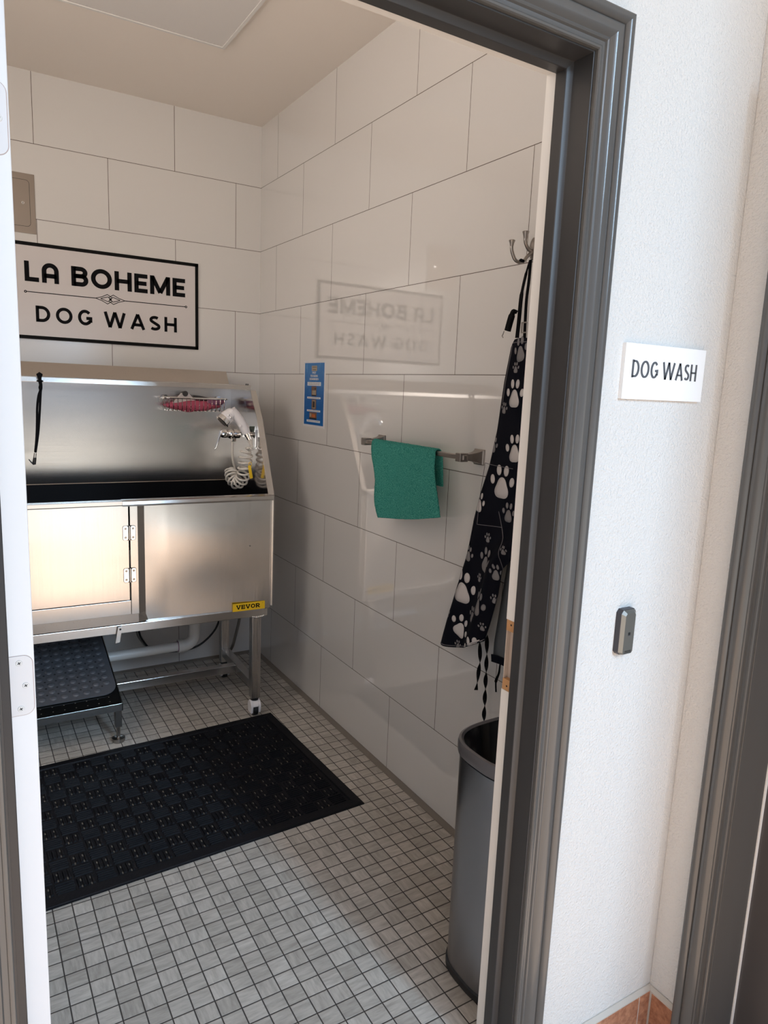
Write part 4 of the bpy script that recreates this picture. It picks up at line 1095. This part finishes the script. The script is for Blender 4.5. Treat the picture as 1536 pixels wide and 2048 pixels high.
# pocket outline stitching
def stitch(pts, w_=.0008):
    P_ = [LA((-depth(y,z)-.0018, y, z)) for y, z in pts]; q.ribbon(P_, w_, .0004, (0,1,.6))
pk = [(-0.0750,-1.9427,1.2642), (-0.0750,-1.9587,1.1751), (-0.0800,-1.9463,1.0838), (-0.0900,-2.0417,1.0935)]
def seg(a_, b_, n=10): return [(a_[1]+(b_[1]-a_[1])*k/n, a_[2]+(b_[2]-a_[2])*k/n) for k in range(n+1)]
for a_, b_ in zip([(-0.0700,-1.9362,1.2664),(-0.0700,-1.9362,1.2664),(-0.0750,-1.9400,1.0838)], [(-0.0800,-2.0817,1.2658),(-0.0750,-1.9400,1.0838),(-0.0900,-2.0524,1.0955)]): stitch(seg(a_, b_))
for a_, b_ in zip([(-0.0900,-2.0327,1.1380),(-0.0900,-2.0722,1.0507)], [(-0.0900,-2.0722,1.0507),(-0.0900,-2.0818,0.9808)]): stitch(seg(a_, b_), .0010)
hl = [(edge(hem(i/20)+.006)[0]+(edge(hem(i/20)+.006)[1]-edge(hem(i/20)+.006)[0])*i/20, hem(i/20)+.006) for i in range(21)]; stitch(hl)
tl = [(edge(1.61)[0]-.004-(.10)*i/10, 1.607) for i in range(11)]; stitch(tl); stitch([(edge(z)[0]-.012, z) for z in [1.60-.02*k for k in range(9)]])
ac = q.build('apron_front', ['apron','paw_light','paw_dark','stitch'], an, smooth=70, solid=.0010)
# grey lining side showing at the lower right
q = MB(); rows = []
for k in range(31):
    z = 1.10+(.695-1.10)*k/30; yl_ = -2.070+.048*min(1,(1.10-z)/.36); row = []
    for i in range(13):
        s = i/12; y = yl_+(-2.30-yl_)*s; row.append(LA((-.036-.012*math.sin(s*4), y, z+.030*s)))
    rows.append(row)
q.rings(rows, cap=False, close=False); ln = q.build('apron_lining', 'lining', an, smooth=70, solid=.001); tag(ln, 'slate grey underside of the apron')
q = MB(); q.ribbon([LA((-.043,-2.024,.692)),LA((-.050,-2.06,.700)),LA((-.052,-2.12,.706)),LA((-.050,-2.2,.715)),LA((-.045,-2.29,.722))], .022, .004, (0,0,1)); q.build('hem_binding', 'apron', ln)
# neck straps and waist ties
q = MB()
q.ribbon(spline([LA((-0.0460,-2.0666,1.8214)),LA((-0.0500,-2.0594,1.7860)),LA((-0.0520,-2.0498,1.7326)),LA((-0.0520,-2.0471,1.6675)),LA((-0.0520,-2.0442,1.6200))],6), [.006]*6+[.012]*6+[.0185]*13, .003, (.3,1,0))
q.ribbon(spline([LA((-0.0400,-2.0619,1.8227)),LA((-0.0400,-2.0618,1.7715)),LA((-0.0420,-2.0599,1.7197)),LA((-0.0440,-2.0635,1.6540)),LA((-0.0460,-2.0678,1.6169))],6), .012, .003, (.3,1,0))
q.tube([LA((-.045,-2.022,1.822)),LA((-.045,-2.030,1.826)),LA((-.045,-2.040,1.822))], .004, 8)
q.build('neck_strap', 'webbing', an)
q = MB(); q.ribbon(spline([LA((-0.0580,-2.0436,1.6869)),LA((-0.0660,-2.0383,1.6891)),LA((-0.0700,-2.0332,1.6668)),LA((-0.0720,-2.0263,1.6379))],5), [.012]*8+[.020]*8, .009, (.2,1,.3)); q.build('strap_fold', 'webbing', an)
q = MB(); q.tube([LA((-0.0720,-2.0118,1.6386)),LA((-0.0720,-2.0084,1.6307)),LA((-0.0720,-2.0048,1.6255)),LA((-0.0720,-2.0095,1.6213))], .0014, 6)
q.build('loose_thread', 'nickel', an)
q = MB()
b1 = Vector(LA((-0.0620,-2.0821,1.6464)))
q.box(b1.x-.003,b1.x,b1.y-.010,b1.y+.010,b1.z-.016,b1.z-.013); q.box(b1.x-.003,b1.x,b1.y-.010,b1.y+.010,b1.z+.010,b1.z+.013); q.box(b1.x-.003,b1.x,b1.y+.007,b1.y+.010,b1.z-.016,b1.z+.013)
q.build('buckle', 'nickel', an, bevel=.0004)
def tie(pts, w_, ph, turns):
    q = MB(); sp = spline([LA(p) for p in pts], 14); n = len(sp)
    q.ribbon(sp, w_, .0012, (0,1,0), [ph+turns*PI*k/n for k in range(n)]); q.build('waist_tie', 'webbing', an)
tie([(-0.0550,-1.9768,0.7337),(-0.0550,-1.9847,0.6808),(-0.0550,-1.9824,0.6319),(-0.0550,-1.9763,0.5729)], .0120, .3, 2.6)
tie([(-0.0500,-2.0037,0.7576),(-0.0500,-2.0093,0.6809),(-0.0500,-2.0119,0.6103),(-0.0500,-2.0145,0.5391),(-0.0500,-2.0159,0.4797)], .0125, .6, 5.4)
tie([(-0.0450,-2.0650,0.7034),(-0.0450,-2.0628,0.6607),(-0.0450,-2.0525,0.6301),(-0.0450,-2.0560,0.5968)], [.009]*30+[.005]*13, .9, .5)

# ------------------------------------------------------------------ trash bin
bn = thing('trash_bin', 'tall smoked steel trash bin with black lid in the corner behind the door frame', 'bin', (-.206,-.0-2.362,0))
def sup(hx, hy, n_, z, N=72):
    r_ = []
    for k in range(N):
        a_ = 2*PI*k/N; c_, s_ = math.cos(a_), math.sin(a_)
        r_.append((hx*math.copysign(abs(c_)**(2/n_), c_), hy*math.copysign(abs(s_)**(2/n_), s_), z))
    return r_
q = MB(); q.rings([sup(.159,.121,3.0,.0),sup(.164,.125,3.0,.003),sup(.164,.125,3.0,.020),sup(.160,.122,3.0,.024)]); q.build('base_ring', 'black_plastic', bn, smooth=40)
q = MB(); q.rings([sup(.160,.122,3.0,.022),sup(.1605,.1225,3.0,.30),sup(.161,.123,3.0,.590)]); q.build('bin_body', 'bin', bn, smooth=50)
q = MB(); q.rings([sup(.157,.119,3.0,.585),sup(.157,.119,3.0,.600)]); q.build('bag_gap', 'black_plastic', bn, smooth=50)
q = MB(); q.rings([sup(.160,.122,3.0,.594),sup(.166,.127,3.0,.597),sup(.1675,.1285,3.0,.604),sup(.1675,.1285,3.0,.622),sup(.1655,.1265,3.0,.6295),sup(.160,.121,3.0,.632),sup(.154,.115,3.0,.627)], cap=False); rm = q.build('lid_rim', 'bin_rim', bn, smooth=50)
q = MB(); q.rings([sup(.155,.116,3.0,.6275),sup(.150,.111,3.0,.6265),sup(.10,.07,2.6,.6255),sup(.03,.02,2.4,.6255)], cap=True); q.build('swing_lid', 'bin_lid', bn, smooth=60)

# ------------------------------------------------------------------ plate beside the door
dp = thing('door_sign', 'white plate reading DOG WASH on the wall beside the door casing', 'sign', (-.1625,YO,1.520))
q = MB(); q.box(-.1215,.1215,-.0080,0,-.0525,.0525); q.mi = 1
GW = {'D':.62,'O':.74,'G':.66,'W':1.15,'A':.72,'S':.48,'H':.60}
def con(d_): return .052+.030*abs(d_.y)
letters(q, 'DOG', 0, (-.1000,-.0080,-.0115), (1,0,0), (0,0,1), .0335, .0765, .075, .0005, GW, .12, con)
letters(q, 'WASH', 0, (-.0110,-.0080,-.0115), (1,0,0), (0,0,1), .0335, .1080, .075, .0005, GW, .10, con)
q.build('plate', ['plate_white','engrave'], dp)

# ------------------------------------------------------------------ card reader
cr = thing('card_reader', 'small charcoal grey card reader below the white door plate', 'card reader', (-.2035,YO,.9930))
q = MB()
def ring(hw_, zb_, zt_, c_, y): 
    return [(-hw_+c_,y,zb_),(hw_-c_,y,zb_),(hw_,y,zb_+c_),(hw_,y,zt_-c_*1.3),(hw_-c_,y,zt_),(-hw_+c_,y,zt_),(-hw_,y,zt_-c_*1.3),(-hw_,y,zb_+c_)]
q.rings([ring(.0225,-.0500,.0470,.006,.001), ring(.0225,-.0500,.0470,.006,-.013)])
q.build('housing', 'reader_side', cr, bevel=.0008)
q = MB(); q.rings([ring(.0222,-.0498,.0468,.006,-.012), ring(.0150,-.0480,.0400,.004,-.0195)]); 
q.mi = 1; q.box(-.003,.003,-.0200,-.0190,-.0075,-.0015); q.mi = 2; q.box(-.003,.003,-.0201,-.0195,-.0090,-.0072)
q.mi = 1
for k, (x, w_) in enumerate(((-.0095,.0012),(-.0065,.0018),(-.0040,.0012),(-.0010,.0016),(.0020,.0014),(.0045,.0012),(.0072,.0020))): q.box(x,x+w_,-.0199,-.0190,-.0440,-.0405)
q.box(-.0100,.0105,-.0199,-.0190,-.0460,-.0452)
q.build('faceplate', ['reader','black_hole','engrave'], cr)

# ------------------------------------------------------------------ light
wd = bpy.data.worlds.new('sky'); S.world = wd; wd.use_nodes = True
nt = wd.node_tree; bg = nt.nodes['Background']
bg.inputs[0].default_value = (.62,.76,1.0,1); bg.inputs[1].default_value = .55
sun = bpy.data.objects.new('sun', bpy.data.lights.new('sun', 'SUN')); COL.objects.link(sun)
sun.data.energy = 8.5; sun.data.angle = math.radians(.6); sun.data.color = (1,.93,.82)
el, az = math.radians(58), math.radians(4)
dirv = Vector((math.sin(az)*math.cos(el), math.cos(el)*math.cos(az), -math.sin(el)))
sun.rotation_euler = dirv.to_track_quat('-Z', 'Y').to_euler()
def area(name, loc, tgt, sx, sy, e, col):
    l = bpy.data.lights.new(name, 'AREA'); l.shape = 'RECTANGLE'; l.size = sx; l.size_y = sy; l.energy = e; l.color = col
    o = bpy.data.objects.new(name, l); COL.objects.link(o); o.location = loc
    o.rotation_euler = (Vector(tgt)-Vector(loc)).to_track_quat('-Z', 'Y').to_euler(); return o
area('open_sky_daylight', (-1.0,-6.9,4.4), (-1.0,-2.6,1.2), 2.0, 2.2, 105, (.66,.81,1.0))
area('sky_gap_daylight', (.20,-6.9,3.3), (.20,-2.6,1.2), .5, 2.2, 150, (.52,.76,1.0))

# ------------------------------------------------------------------ camera
cam = bpy.data.objects.new('camera', bpy.data.cameras.new('camera')); COL.objects.link(cam)
cam.location = (-1.3738,-3.5404,1.4638); cam.rotation_euler = (1.3992,-.0415,-.5440)
cam.data.sensor_fit = 'VERTICAL'; cam.data.sensor_height = 24; cam.data.lens = 1401.38/2048*24
cam.data.clip_start = .02; S.camera = cam
S.view_settings.view_transform = 'Standard'; S.view_settings.look = 'None'; S.view_settings.gamma = 1
S.view_settings.exposure = 0.32; S.view_settings.use_curve_mapping = False
S.cycles.use_denoising = True; S.cycles.use_adaptive_sampling = False
S.cycles.max_bounces = 10; S.cycles.diffuse_bounces = 6; S.cycles.glossy_bounces = 5
S.cycles.sample_clamp_indirect = 6
